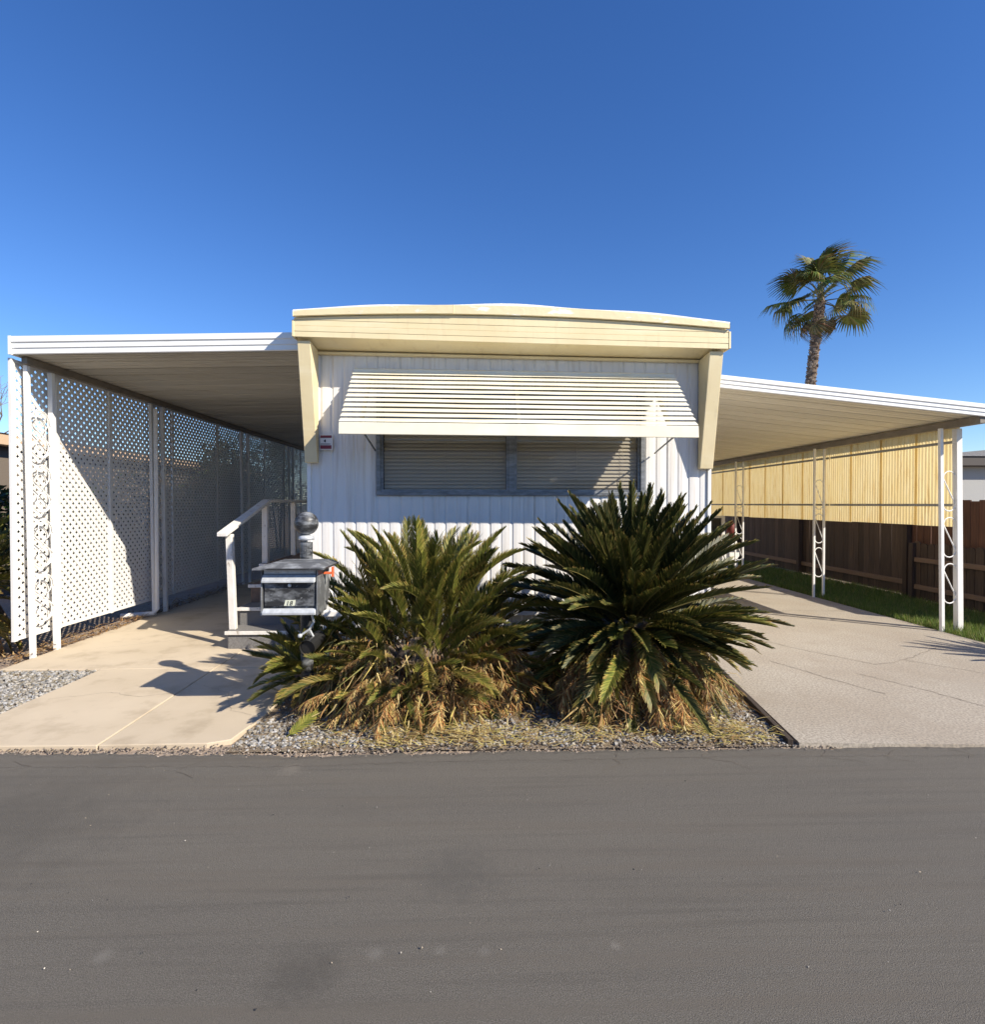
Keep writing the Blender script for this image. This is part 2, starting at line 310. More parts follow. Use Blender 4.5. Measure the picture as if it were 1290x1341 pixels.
# grass strip
sheet('lawn', [(5.84, 6.0), (7.0, 5.2), (12, 5.2), (12, 18), (5.80, 18)], -.018, M['soil'], kind='structure')
mb = MB()
def blades(n, fn):
    for _ in range(n):
        x, y = fn(); h = random.uniform(.03, .10); a = random.uniform(0, 6.28); w = .004 + .003 * (y > 9)
        bx, by = math.cos(a) * w, math.sin(a) * w; lx, ly = random.gauss(0, .03), random.gauss(0, .03)
        k = random.uniform(.6, 1.3); c = random.choice([(.13, .21, .03), (.17, .25, .04), (.09, .15, .022), (.26, .25, .08)]); c = tuple(q * k for q in c)
        mb.add([(x - bx, y - by, -.02), (x + bx, y + by, -.02), (x + lx, y + ly, h)], [(0, 1, 2)], c)
blades(30000, lambda: (5.86 + random.random() ** 1.1 * 1.6, random.uniform(5.9, 10.5)))
blades(14000, lambda: (random.uniform(5.83, 7.45), random.uniform(10.5, 16)))
part('grass', mb, M['grass'], label='green grass strip between the driveway and the wooden fence', cat='grass', kind='stuff')

# ------------------------------------------------------------------ mobile home
home = thing('mobile_home', 'white ribbed single-wide mobile home with cream roof fascia behind the two cycads', 'house', (.325, 5, 0))
XL, XR, YW = -1.50, 2.15, 5.0
lerp = lambda x, a, b: a + (b - a) * (x - XL) / (XR - XL)
wtop = lambda x: lerp(x, 2.957, 2.906)
PITCH = (XR - XL) / 36
def ribbed(x0, x1, z0, z1f, y=YW, axis='x', sgn=1):
    """vertical ribbed sheet metal between x0 and x1; recessed grooves face the viewer"""
    mb = MB(); cols_ = []; k0 = round((x0 - XL) / PITCH); k1 = round((x1 - XL) / PITCH)
    for k in range(k0, k1):
        a = XL + k * PITCH
        big = k % 2 == 0
        g_ = .008 if big else .0045
        cols_ += [(a, g_), (a + .010, g_), (a + .020, 0), (a + PITCH * .5, -.0015), (a + PITCH - .012, 0)]
    cols_.append((XL + k1 * PITCH, .008 if k1 % 2 == 0 else .0045))
    for i, (u, d) in enumerate(cols_):
        for z in (z0, z1f(u)): mb.v.append((u, y + d * sgn, z) if axis == 'x' else (y + d * sgn, u, z))
        if i: b = 2 * i; mb.f.append((b - 2, b, b + 1, b - 1))
    return mb
wall = part('wall', MB().box(XL + .01, XR - .01, 5.10, 5.12, .3, .9), M['siding'], home)
WX0, WX1, WZ0, WZ1 = XL + 6 * PITCH, XL + 30 * PITCH, 1.675, 2.63
ks = [0, 3, 6, 10, 14, 18, 22, 26, 30, 33, 36]
for a, b in zip(ks, ks[1:]):
    xa, xb = XL + a * PITCH, XL + b * PITCH
    if xa >= WX0 - .01 and xb <= WX1 + .01:
        part('siding_panel', ribbed(xa, xb, .62, lambda u: WZ0), M['siding'], wall)
        part('siding_panel', ribbed(xa, xb, WZ1, wtop), M['siding'], wall)
    else: part('siding_panel', ribbed(xa, xb, .62, wtop), M['siding'], wall)
    part('skirting_panel', ribbed(xa, xb, -.02, lambda u: .60, y=5.03), M['siding'], wall)
part('skirting_trim', MB().box(XL, XR, 4.985, 5.028, .585, .635), M['white'], wall, bev=.004)
for x0, x1 in ((XL - .012, XL + .022), (XR - .022, XR + .012)):
    part('corner_trim', MB().box(x0, x1, 4.982, 5.03, .62, 2.93), M['white'], wall, bev=.004)
for x in (XL, XR):
    mb = MB(); s = -1 if x == XR else 1
    n = 150; 
    for i in range(n + 1):
        yy = 5.03 + 11.97 * i / n; d = .012 if i % 2 else 0
        mb.v += [(x + d * s, yy, 0), (x + d * s, yy, 2.95)]
        if i: b = 2 * i; mb.f.append((b - 2, b, b + 1, b - 1))
    part('side_wall', mb, M['siding'], home)
part('back_wall', MB().box(XL, XR, 17.0, 17.03, 0, 3.0), M['siding'], home)
part('interior', MB().box(XL + .05, XR - .05, 6.4, 6.42, .6, 2.9).box(XL + .05, XR - .05, 5.14, 6.4, .58, .60).box(XL + .05, XR - .05, 5.14, 6.4, 2.86, 2.88), M['dark'], home)
# roof
fb = lambda x: lerp(x, 3.008, 2.937)                       # fascia bottom
def bul(x): u = 2 * (x - XL) / (XR - XL) - 1; return 1 - u * u
ft = lambda x: lerp(x, 3.168, 3.101) + .060 * bul(x)        # fascia top
tt = lambda x: lerp(x, 3.218, 3.153) + .090 * bul(x)        # trim top
N_ = 36; xs = [XL - .028 + (XR - XL + .06) * i / N_ for i in range(N_ + 1)]
def curved(zlo, zhi, y0, y1, xa=None, xb=None):
    mb = MB(); X = [x for x in xs if (xa is None or x >= xa - 1e-6) and (xb is None or x <= xb + 1e-6)]
    for i, x in enumerate(X):
        mb.v += [(x, y0, zlo(x)), (x, y0, zhi(x)), (x, y1, zhi(x)), (x, y1, zlo(x))]
        if i:
            b = 4 * i
            for j in range(4): mb.f.append((b - 4 + j, b - 4 + (j + 1) % 4, b + (j + 1) % 4, b + j))
    e = 4 * (len(X) - 1); mb.f += [(0, 1, 2, 3), (e + 3, e + 2, e + 1, e)]
    return mb
roof = part('roof', curved(lambda x: tt(x) - .035, lambda x: tt(x) + .010 + .010 * math.sin(x * 5) * bul(x), 4.675, 17.1), M['roofwhite'], home, smooth=False)
fas = part('fascia', curved(lambda x: fb(x) + .01, lambda x: ft(x) - .002, 4.718, 4.76), M['cream'], home)
cuts = [0, .046, .094, .142, None]
for i in range(4):
    lo = cuts[i]; hi = cuts[i + 1]
    part('fascia_board', curved(lambda x: fb(x) + lo + .0008, (lambda x: fb(x) + hi - .0008) if hi else (lambda x: max(ft(x), fb(x) + lo + .01)), 4.700 - .0025 * (i % 2), 4.7175), M['cream'], fas, bev=.002)
part('fascia_end', MB().box(XR + .0335, XR + .052, 4.696, 17.0, 2.940, 3.085), M['cream'], fas, bev=.003)
part('fascia_end', MB().box(XL - .046, XL - .0295, 4.696, 17.0, 3.010, 3.150), M['cream'], fas, bev=.003)
xj = xs[13]
for xa, xb, d in ((None, xj, 0), (xj, None, .004)):
    part('roof_trim', curved(lambda x: ft(x) + .004, lambda x: tt(x) - .002 * d, 4.668 + d, 4.698, xa, xb), M['trim'], roof, bev=.003)
# soffit and cornice
mb = MB()
for i, x in enumerate(xs):
    mb.v += [(x, 4.762, fb(x) + .012), (x, 5.03, wtop(x) + .002)]
    if i: b = 2 * i; mb.f.append((b - 2, b - 1, b + 1, b))
part('soffit', mb, M['cream'], home)
part('cornice', curved(lambda x: wtop(x) - .022, lambda x: wtop(x) - .001, 4.955, 4.993), M['cream'], home)
# tapered fin brackets under both roof corners
for x0, x1, zt_, zb_ in ((XL - .015, XL + .095, 2.985, 1.967), (XR - .115, XR + .005, 2.925, 1.919)):
    mb = MB(); mb.prism([(4.735, zt_), (4.98, zt_ - .02), (4.98, zb_), (4.935, zb_)], x0, x1, 'x')
    part('eave_bracket', mb, M['cream'], home, bev=.005)
# window
win = part('window', MB().box(WX0, WX0 + .035, 4.975, 5.025, WZ0, WZ1).box(WX1 - .035, WX1, 4.975, 5.025, WZ0, WZ1)
           .box(WX0 + .035, WX1 - .035, 4.975, 5.025, WZ0, WZ0 + .03).box(WX0 + .035, WX1 - .035, 4.975, 5.025, WZ1 - .03, WZ1), M['alu'], home, bev=.003)
part('mullion', MB().box(.300, .352, 4.985, 5.02, WZ0 + .03, WZ1 - .03), M['alu'], win, bev=.003)
for xa, xb in ((WX0 + .035, .300), (.352, WX1 - .035)):
    part('sash', MB().box(xa, xa + .022, 4.995, 5.015, WZ0 + .03, WZ1 - .03).box(xb - .022, xb, 4.995, 5.015, WZ0 + .03, WZ1 - .03).box(xa + .022, xb - .022, 4.995, 5.015, WZ0 + .03, WZ0 + .055), M['alu'], win)
    part('pane', MB().add([(xa + .02, 5.004, WZ0 + .05), (xb - .02, 5.004, WZ0 + .05), (xb - .02, 5.004, WZ1 - .03), (xa + .02, 5.004, WZ1 - .03)], [(0, 1, 2, 3)]), M['glass'], win)
    L_ = xb - xa - .05
    sl = MB(); prof = [(-.018, -.0115), (-.009, -.003), (0, .002), (.010, .007), (.019, .0125)]
    for u, w in prof: sl.v += [(0, u, w), (L_, u, w)]
    sl.f = [(2 * i, 2 * i + 1, 2 * i + 3, 2 * i + 2) for i in range(4)]
    sm = sl.mesh('blind_slat', M['blind'], True); z = WZ0 + .055; k = 0
    while z < WZ1 - .02:
        dz = random.uniform(-.0015, .0015) - (.008 if (k == 15 and xa < 0) else 0)
        inst('blind_slat', sm, win, Matrix.Translation((xa + .025, 5.045, z + dz)) @ Matrix.Rotation(R(random.uniform(-5, 5) + 24), 4, 'X')); z += .034; k += 1
    for f_ in (.12, .5, .88):
        part('blind_cord', MB().tube([(xa + .025 + L_ * f_, 5.022, WZ0 + .05), (xa + .025 + L_ * f_, 5.022, WZ1 - .03)], .0015, 4), M['blind'], win)
# louvered awning
AX0, AX1 = -1.085, 1.800
atop = lambda x: lerp(x, 2.790, 2.757); abot = lambda x: lerp(x, 2.252, 2.227)
aw = part('awning', MB().hexa([(AX0, 4.93, atop(AX0) - .02), (AX1, 4.93, atop(AX1) - .02), (AX0, 4.978, atop(AX0) - .02), (AX1, 4.978, atop(AX1) - .02),
                               (AX0, 4.93, atop(AX0) + .012), (AX1, 4.93, atop(AX1) + .012), (AX0, 4.978, atop(AX0) + .03), (AX1, 4.978, atop(AX1) + .03)]), M['louver'], home, bev=.004)
NL = 11
for i in range(NL):
    u = (i + .5) / NL; yc = 4.945 - .535 * u
    mb = MB(); pr = [(.0345, .0205), (-.022, -.0080), (-.0285, -.0125), (-.0305, -.0165), (-.0285, -.0178), (-.0245, -.0135), (-.0205, -.0110), (.0360, .0180)]
    n = len(pr); sag = [random.uniform(-.0025, .0025) for _ in range(5)]; S = 8
    for s_ in range(S + 1):
        x = AX0 + (AX1 - AX0) * s_ / S; zc = atop(x) + (abot(x) - atop(x)) * u + sag[s_ * 4 // S] * math.sin(s_ * 1.3)
        mb.v += [(x, yc + a, zc + b) for a, b in pr]
        if s_: q = s_ * n; mb.f += [(q - n + j, q - n + (j + 1) % n, q + (j + 1) % n, q + j) for j in range(n)]
    mb.f += [tuple(range(n))[::-1], tuple(range(S * n, S * n + n))]
    part('louver', mb, M['louver'], aw)
za, zb = abot(AX0), abot(AX1)
mb = MB().hexa([(AX0, 4.386, za - .096), (AX1, 4.386, zb - .096), (AX0, 4.406, za - .096), (AX1, 4.406, zb - .096), (AX0, 4.394, za), (AX1, 4.394, zb), (AX0, 4.414, za), (AX1, 4.414, zb)])
part('valance_board', mb, M['louver'], aw, bev=.005)
for x in (-.93, .36, 1.60):
    mb = MB().hexa([(x - .014, 4.43, abot(x) - .045), (x + .014, 4.43, abot(x) - .045), (x - .014, 4.45, abot(x) - .065), (x + .014, 4.45, abot(x) - .065),
                    (x - .014, 4.935, atop(x) - .04), (x + .014, 4.935, atop(x) - .04), (x - .014, 4.955, atop(x) - .06), (x + .014, 4.955, atop(x) - .06)])
    part('rafter', mb, M['louver'], aw)
for x in (-.93, 1.60):
    part('support_arm', MB().tube([(x + .03, 4.43, abot(x) - .07), (x + .03, 4.97, abot(x) - .17)], .008, 6), M['alu'], aw)
# warning sign on the wall
sg = thing('warning_sign', 'small white sign with dark red bands on the wall beside the cream bracket', 'sign', (-1.335, 4.98, 2.08))
part('sign_board', MB().box(-1.392, -1.278, 4.968, 4.978, 2.082, 2.22), M['signw'], sg, bev=.002)
part('red_band', MB().box(-1.388, -1.288, 4.9655, 4.9675, 2.190, 2.212), M['signr'], sg)
part('red_band', MB().box(-1.388, -1.290, 4.9655, 4.9675, 2.092, 2.124), M['signr'], sg)
part('black_mark', MB().prism([(-1.360, 2.162), (-1.342, 2.178), (-1.339, 2.164), (-1.342, 2.148)], 4.9655, 4.9675, 'y'), M['black'], sg)
part('print_line', MB().box(-1.386, -1.300, 4.9655, 4.9675, 2.132, 2.138), M['black'], sg)

# sizes above come from image pixels, for a 12 ft wide home; this one is 14 ft wide, so home and sign are scaled about the camera position
HS = 14 / 12
def scale_about_camera(root_o, new_loc):
    old = root_o.location.copy(); done = set(); new = Vector(new_loc)
    A = Matrix.Translation(new) @ Matrix.Scale(HS, 4) @ Matrix.Translation(-old)
    root_o.location = new; WM[root_o.name] = Matrix.Translation(new)
    def rec(p):
        for o in p.children:
            if o.data.name not in done: o.data.transform(Matrix.Scale(HS, 4)); done.add(o.data.name)
            B = o.matrix_basis.copy(); loc = A @ B.translation; B.translation = loc; o.matrix_basis = B; WM[o.name] = B
            o.matrix_parent_inverse = WM[p.name].inverted(); rec(o)
    rec(root_o)
scale_about_camera(home, (.379, 5.833, -.267))
scale_about_camera(sg, (-1.5575, 5.810, 2.16))
# ------------------------------------------------------------------ scroll columns and roof pans shared by both carports
def scroll(mb, p0, ax, w, z0, h, r=.0075):
    """S-shaped flat bar between two posts, ax = unit vector across"""
    k = w / 2; pts = []
    for i in range(9): a = math.pi * i / 8; pts.append((k + k * math.cos(a), h - k + k * math.sin(a)))
    pts += [(w * .5, h / 2)]
    for i in range(9): a = math.pi * i / 8; pts.append((k + k * math.cos(a), k - k * math.sin(a)))
    mb.tube([(p0[0] + ax[0] * u, p0[1] + ax[1] * u, z0 + z) for u, z in pts], r, 6)
def small_curl(mb, p0, ax, w, z0, r=.005):
    pts = []
    for i in range(15): a = -1.2 + 5.6 * i / 14; q = .42 * w * (1 - .045 * i); pts.append((w / 2 + q * math.cos(a), q * math.sin(a)))
    mb.tube([(p0[0] + ax[0] * u, p0[1] + ax[1] * u, z0 + z) for u, z in pts], r, 6)
def column(parent, ax, pA, pB, wA, wB, ztop, lean=0, curls=True, m='white'):
    c = None
    for p, w in ((pA, wA), (pB, wB)):
        mb = MB(); mb.hexa([(p[0] + sx * w / 2 + (lean if zz else 0), p[1] + sy * w / 2, zz * ztop - .02 * (not zz)) for zz in (0, 1) for sy in (-1, 1) for sx in (-1, 1)])
        o = part('post', mb, M[m], parent, bev=.005)
        c = c or o
    d = Vector((pB[0] - pA[0], pB[1] - pA[1])); L_ = d.length; d.normalize()
    o0 = (pA[0] + d.x * wA / 2, pA[1] + d.y * wA / 2); W = L_ - wA / 2 - wB / 2
    z = .35; i = 0
    while z + .5 < ztop - .1:
        mb = MB(); scroll(mb, (o0[0] + lean * z / ztop, o0[1]), d, W, z, .50); part('scroll', mb, M[m], parent)
        if curls:
            for q in (.13, .40): mb = MB(); small_curl(mb, (o0[0] + lean * z / ztop, o0[1]), d, W, z + q); part('scroll', mb, M[m], parent)
        z += .58; i += 1
def roof_pans(parent, xa, xb, za, zb, y0, y1, w=.305, m='pan'):
    mb = MB(); pr = [(0, 0), (.010, .032), (.044, .032), (.054, 0), (.098, 0), (.103, .016), (.113, .016), (.118, 0), (.186, 0), (.191, .016), (.201, .016), (.206, 0), (.270, 0), (w - .003, 0)]
    for i, (u, d) in enumerate(pr):
        mb.v += [(xa, u, za + d), (xb, u, zb + d)]
        if i: b = 2 * i; mb.f.append((b - 2, b - 1, b + 1, b))
    n0 = len(mb.v)
    mb.add([(xa, 0, za + .045), (xb, 0, zb + .045), (xa, w - .003, za + .045), (xb, w - .003, zb + .045)], [(0, 1, 3, 2)])
    me = mb.mesh('roof_pan', M[m]); y = y0
    while y < y1: inst('roof_pan', me, parent, Matrix.Translation((0, y, random.uniform(-.001, .001)))); y += w

# left patio cover
lc = thing('patio_cover', 'white metal patio cover on scroll posts left of the mobile home', 'carport', (-3.1, 5.6, 0))
roof_pans(lc, -4.665, -1.80, 3.112, 3.175, 5.73, 17.5)
def gutter(parent, xa, xb, za, zb, y, h, m='gutter', flip=1):
    pr = [(0, 0), (-.012, .008), (-.012, h * .32), (-.022, h * .36), (-.022, h * .62), (-.034, h * .68), (-.034, h), (0, h + .004)]
    mb = MB(); n = len(pr); mb.v = [(xa, y + a, za + b) for a, b in pr] + [(xb, y + a, zb + b) for a, b in pr]
    mb.f = [(j, (j + 1) % n, n + (j + 1) % n, n + j) for j in range(n)] + [tuple(range(n))[::-1], tuple(range(n, 2 * n))]
    return part('fascia', mb, M[m], parent)
gutter(lc, -4.663, -1.802, 3.105, 3.170, 5.72, .178)
part('fascia', MB().box(-4.694, -4.667, 5.688, 17.8, 3.102, 3.288), M['gutter'], lc)
part('beam', MB().box(-4.655, -4.595, 5.80, 17.6, 3.035, 3.108), M['beam'], lc, bev=.004)
for ya, yb in ((5.86, 6.19), (8.03, 8.32), (11.05, 11.38), (13.85, 14.15)):
    column(lc, None, (-4.62, ya), (-4.62, yb), .045, .052, 3.033, lean=-.03)
# a downspout elbow at the foot of the second column
part('downspout', MB().tube([(-4.55, 7.98, 2.95), (-4.55, 7.98, .10), (-4.57, 7.93, .05), (-4.95, 7.80, .04)], .03, 8), M['white'], lc)

# lattice screen
ls = thing('lattice_screen', 'long white diagonal lattice screen along the left side of the patio', 'lattice', (-4.72, 10.5, 0))
def lattice(y0, y1, z0, z1, x):
    mb = MB(); sp = .097; w = .041; t_ = .004
    for s, xo in ((1, 0), (-1, .0055)):
        c = -20.0
        c = math.floor((z0 - (y1 if s > 0 else -y0)) / sp) * sp - sp
        while c < z1 + max(abs(y1), abs(y0)) + 1:
            # z = s*y + c
            ya, yb = sorted(((z0 - c) / s, (z1 - c) / s)); ya = max(ya, y0); yb = min(yb, y1)
            if yb - ya > .02:
                h = w / 2 * math.sqrt(.5)
                P_ = [(ya, s * ya + c), (yb, s * yb + c)]
                nrm = (-s * h, h) if s > 0 else (h, h)
                q = []
                for xx in (x + xo, x + xo + t_):
                    for sg_ in (-1, 1):
                        for p in P_: q.append((xx, p[0] + nrm[0] * sg_, p[1] + nrm[1] * sg_))
                mb.hexa(q)
            c += sp
    return mb
J = [5.76, 6.36, 7.25, 8.18, 8.72, 10.2, 11.25, 12.45, 13.7, 15.0, 16.3, 17.6]
for a, b in zip(J, J[1:]):
    part('lattice_panel', lattice(a + .02, b - .02,   .225, 3.06, -4.725), M['lattice'], ls, kind='stuff')
    part('edge_strip', MB().box(-4.733, -4.708, a + .02, b - .02, .198, .235), M['lattice'], ls)
    part('edge_strip', MB().box(-4.733, -4.708, a + .02, b - .02, 3.045, 3.075), M['lattice'], ls)
for i, y in enumerate(J):
    part('batten', MB().box(-4.737, -4.704, y - .025, y + .025, .19, 3.08), M['lattice'], ls, bev=.003)

# right carport
rc = thing('carport', 'white metal carport on scroll posts over the driveway right of the home', 'carport', (5.9, 9, 0))
zr = lambda x: 2.940 - .1006 * (x - 2.80)
roof_pans(rc, 2.53, 6.25, zr(2.53) + .02, zr(6.25) + .02, 6.26, 15.6, m='pancream')
gutter(rc, 2.535, 6.29, zr(2.535) - .008, zr(6.29) - .008, 6.255, .143)
part('fascia', MB().hexa([(6.252, 6.26, zr(6.27)), (6.282, 6.26, zr(6.27)), (6.252, 15.7, zr(6.27)), (6.282, 15.7, zr(6.27)), (6.252, 6.26, zr(6.27) + .14), (6.282, 6.26, zr(6.27) + .14), (6.252, 15.7, zr(6.27) + .14), (6.282, 15.7, zr(6.27) + .14)]), M['gutter'], rc)
part('beam', MB().box(5.90, 5.98, 6.27, 15.5, 2.545, 2.628), M['beam'], rc, bev=.004)
column(rc, None, (5.865, 6.72), (6.095, 6.74), .042, .072, 2.543, lean=-.05, curls=False)
column(rc, None, (5.80, 9.25), (5.97, 9.25), .034, .034, 2.543, curls=False)
column(rc, None, (5.80, 12.1), (5.97, 12.1), .034, .034, 2.543, curls=False)
# yellow corrugated screen outside the posts
ys = thing('corrugated_screen', 'translucent yellow corrugated plastic screen hanging along the carport', 'screen', (6.12, 10.5, 1.3))
y = 6.76; i = 0
while y < 15.2:
    w = .66; mb = MB(); n = 72; dy = random.uniform(-.004, .004)
    for k in range(n + 1):
        u = w * 1.06 * k / n; x = 6.10 + .009 * math.sin(2 * math.pi * u / .055) + .004 * (i % 2)
        mb.v += [(x, y + u, 1.31 + dy), (x, y + u, 2.605)]
        if k: b = 2 * k; mb.f.append((b - 2, b, b + 1, b - 1))
    part('screen_panel', mb, M['fiberglass'], ys, smooth=True); y += w; i += 1
for z in (1.585, 2.385):
    for ya, yb in ((6.78, 9.22), (9.28, 12.07), (12.13, 15.2)):
        part('rail', MB().box(6.055, 6.085, ya, yb, z - .017, z + .017), M['greyrail'], ys)

# ------------------------------------------------------------------ wooden fences
fe = thing('board_fence', 'tall dark brown board fence beyond the grass strip', 'fence', (7.5, 11.5, 0))
def fboard(w, h, dog, m, name):
    mb = MB(); c = .03 if dog else .002
    mb.prism([(0, .03), (w, .03), (w, h - c), (w - c, h), (c, h), (0, h - c)], 0, .018, 'x'); return mb.mesh(name, m)
bm_ = [fboard(.138, h, False, M['fence'], 'board') for h in (1.63, 1.65, 1.66)]
br_ = [fboard(.138, h, False, M['fencered'], 'board') for h in (1.64, 1.66)]
y = 6.4
while y < 16.5:
    inst('board', random.choice(br_ if y < 9.2 else bm_), fe, Matrix.Translation((7.5 + random.uniform(-.004, .004), y, 0)) @ Matrix.Rotation(R(random.uniform(-.4, .4)), 4, 'X')); y += .143
for ya, yb in ((9.35, 12.4), (12.42, 16.4)): part('rail', MB().box(7.455, 7.497, ya, yb, .20, .285), M['rail'], fe, bev=.004)
for y in (9.25, 12.4, 15.4): part('post', MB().box(7.39, 7.48, y - .045, y + .045, -.02, 1.6), M['fence'], fe, bev=.004)
pf = thing('picket_fence', 'short dark dog-eared picket fence in front of the red fence boards', 'fence', (7.35, 8, 0))
pm_ = [fboard(.132, h, True, M['fence'], 'picket') for h in (.95, .965, .98)]
y = 6.3
while y < 8.9:
    inst('picket', random.choice(pm_), pf, Matrix.Translation((7.345 + random.uniform(-.003, .003), y, 0))); y += .142
for z in (.64, .19): part('rail', MB().box(7.30, 7.342, 6.3, 8.93, z, z + .075), M['rail'], pf, bev=.004)
part('post', MB().box(7.28, 7.37, 8.94, 9.03, -.02, .95), M['fence'], pf, bev=.006)

# ------------------------------------------------------------------ porch steps with handrail
st = thing('porch_steps', 'carpeted porch steps with white wooden handrail beside the left wall', 'steps', (-2.1, 6.5, 0))
SX0, SX1 = -2.76, -1.785
for i, (y0, y1, z) in enumerate(((6.12, 6.43, .195), (6.43, 6.75, .40), (6.75, 7.09, .62), (7.09, 9.1, .835))):
    s_ = part('step', MB().box(SX0 + .02, SX1, y0 + .02, y1 + (.02 if i < 3 else 0), -.02, z - .035), M['carpet'] if i < 2 else M['tread'], st, bev=.008)
    part('tread', MB().box(SX0, SX1, y0 + .012, y1 + .03, z - .034, z), M['carpet'] if i < 2 else M['tread'], s_, bev=.006)
    part('nosing', MB().box(SX0 - .004, SX1, y0 - .006, y0 + .011, z - .036, z + .003), M['oldwhite'], s_, bev=.003)
hr = []
for x, y, z0, z1, dx in ((-2.72, 6.24, .196, 1.262, -.035), (-2.72, 7.20, .836, 1.618, 0), (-2.72, 8.3, .836, 1.618, 0)):
    w = .035
    mb = MB().hexa([(x + sx * w + (dx if zz else 0), y + sy * w, (z1 if zz else z0)) for zz in (0, 1) for sy in (-1, 1) for sx in (-1, 1)])
    part('rail_post', mb, M['oldwhite'], st, bev=.006)
def bar(p, q, w, h):
    return MB().hexa([(pp[0] + sx * w / 2, pp[1], pp[2] + zz * h) for zz in (0, 1) for pp in (p, q) for sx in (-1, 1)])
part('handrail', bar((-2.76, 6.06, 1.245), (-2.72, 7.26, 1.62), .11, .042), M['oldwhite'], st, bev=.005)
part('handrail', MB().box(-2.775, -2.665, 7.27, 9.3, 1.619, 1.660), M['oldwhite'], st, bev=.005)

# ------------------------------------------------------------------ mailbox
mbx = thing('mailbox', 'weathered black and silver mailbox on a round post topped by a ball', 'mailbox', (-1.33, 4.33, 0))
mb = MB().lathe([(.0, 0), (.048, 0), (.048, 1.33), (.0, 1.33)], (-1.33, 4.36, -.03), 20); po = part('post', mb, M['patina'], mbx, smooth=False)
part('collar', MB().lathe([(.0, 0), (.058, .002), (.060, .022), (.052, .036), (.0, .045)], (-1.33, 4.36, 1.315), 20), M['silver'], po, smooth=True)
pr = [(.0925 * math.sin(math.pi * i / 14), -.0925 * math.cos(math.pi * i / 14)) for i in range(15)]
part('ball_finial', MB().lathe(pr, (-1.33, 4.36, 1.447), 24), M['patina'], po, smooth=True)
bx0, bx1, by0, by1, bz0, bz1 = -1.535, -1.13, 3.955, 4.26, .815, 1.135
body = part('box', MB().prism([(by0 + .035, bz0), (by1 - .07, bz0), (by1, bz0 + .10), (by1, bz1), (by0 + .035, bz1)], bx0 + .012, bx1 - .012, 'x'), M['patina'], mbx, bev=.004)
for xa in (bx0, bx1 - .011):
    part('side_panel', MB().prism([(by0, bz0 - .012), (by1 - .07, bz0 - .012), (by1 + .01, bz0 + .09), (by1 + .01, bz1 + .008), (by0 + .01, bz1 + .008)], xa, xa + .011, 'x'), M['patina2'], body, bev=.003)
part('door', MB().box(bx0 + .022, bx1 - .022, by0 + .018, by0 + .033, .868, 1.040), M['patina'], body, bev=.004)
part('mail_slot_flap', MB().prism([(by0 + .030, 1.098), (by0 + .012, 1.094), (by0 - .022, 1.052), (by0 - .022, 1.040), (by0 + .030, 1.044)], bx0 + .014, bx1 - .016, 'x'), M['silver'], body, bev=.004)
part('slot_panel', MB().box(bx0 + .02, bx1 - .02, by0 + .022, by0 + .033, 1.100, 1.134), M['silver'], body)
part('drip_lip', MB().prism([(by0 + .030, .852), (by0 + .012, .850), (by0 - .012, .826), (by0 - .010, .808), (by0 + .030, .810)], bx0 + .013, bx1 - .014, 'x'), M['silver'], body, bev=.004)
rx0, rx1 = -1.575, -1.07
part('roof', MB().hexa([(rx0, 3.90, 1.146), (rx1, 3.90, 1.146), (rx0, 4.34, 1.146), (rx1, 4.34, 1.146), (rx0 + .10, 3.975, 1.174), (rx1 - .06, 3.975, 1.174), (rx0 + .10, 4.30, 1.174), (rx1 - .06, 4.30, 1.174)]), M['patina2'], body, bev=.004)
part('roof_edge', MB().box(rx0 + .003, rx1 - .003, 3.903, 4.337, 1.134, 1.1455), M['patina'], body)
lk = MB().lathe([(.0, 0), (.013, 0), (.013, .008), (.009, .012), (0, .012)], (0, 0, 0), 14); ml = Matrix.Translation((-1.332, by0 + .018, 1.018)) @ Matrix.Rotation(R(90), 4, 'X')
lk.v = [ml @ Vector(p) for p in lk.v]; part('lock', lk, M['silver'], body, smooth=True)
npl = part('number_plate', MB().prism([(-1.372, .872), (-1.298, .872), (-1.290, .912), (-1.362, .912)], by0 + .012, by0 + .017, 'y'), M['plate'], body)
def text(s, loc, size, m, parent, name='digits', shear=.2, ext=.001):
    cu = bpy.data.curves.new(name, 'FONT'); cu.body = s; cu.size = size; cu.shear = shear; cu.extrude = ext; cu.space_character = 1.15; cu.resolution_u = 3
    to = bpy.data.objects.new(name, cu); col.objects.link(to); dg = bpy.context.evaluated_depsgraph_get(); dg.update()
    me = bpy.data.meshes.new_from_object(to.evaluated_get(dg)); bpy.data.objects.remove(to); me.materials.clear(); me.materials.append(m)
    return inst(name, me, parent, Matrix.Translation(loc) @ Matrix.Rotation(R(90), 4, 'X'))
text('18', (-1.358, by0 + .0105, .876), .044, M['black'], npl)
part('flag', MB().box(bx1 + .002, bx1 + .075, 4.10, 4.112, 1.080, 1.098).box(bx1 + .060, bx1 + .078, 4.098, 4.114, 1.060, 1.135), M['orange'], body, bev=.003)
part('bracket', MB().box(-1.36, -1.30, 4.10, 4.33, .780, .802), M['patina'], mbx)
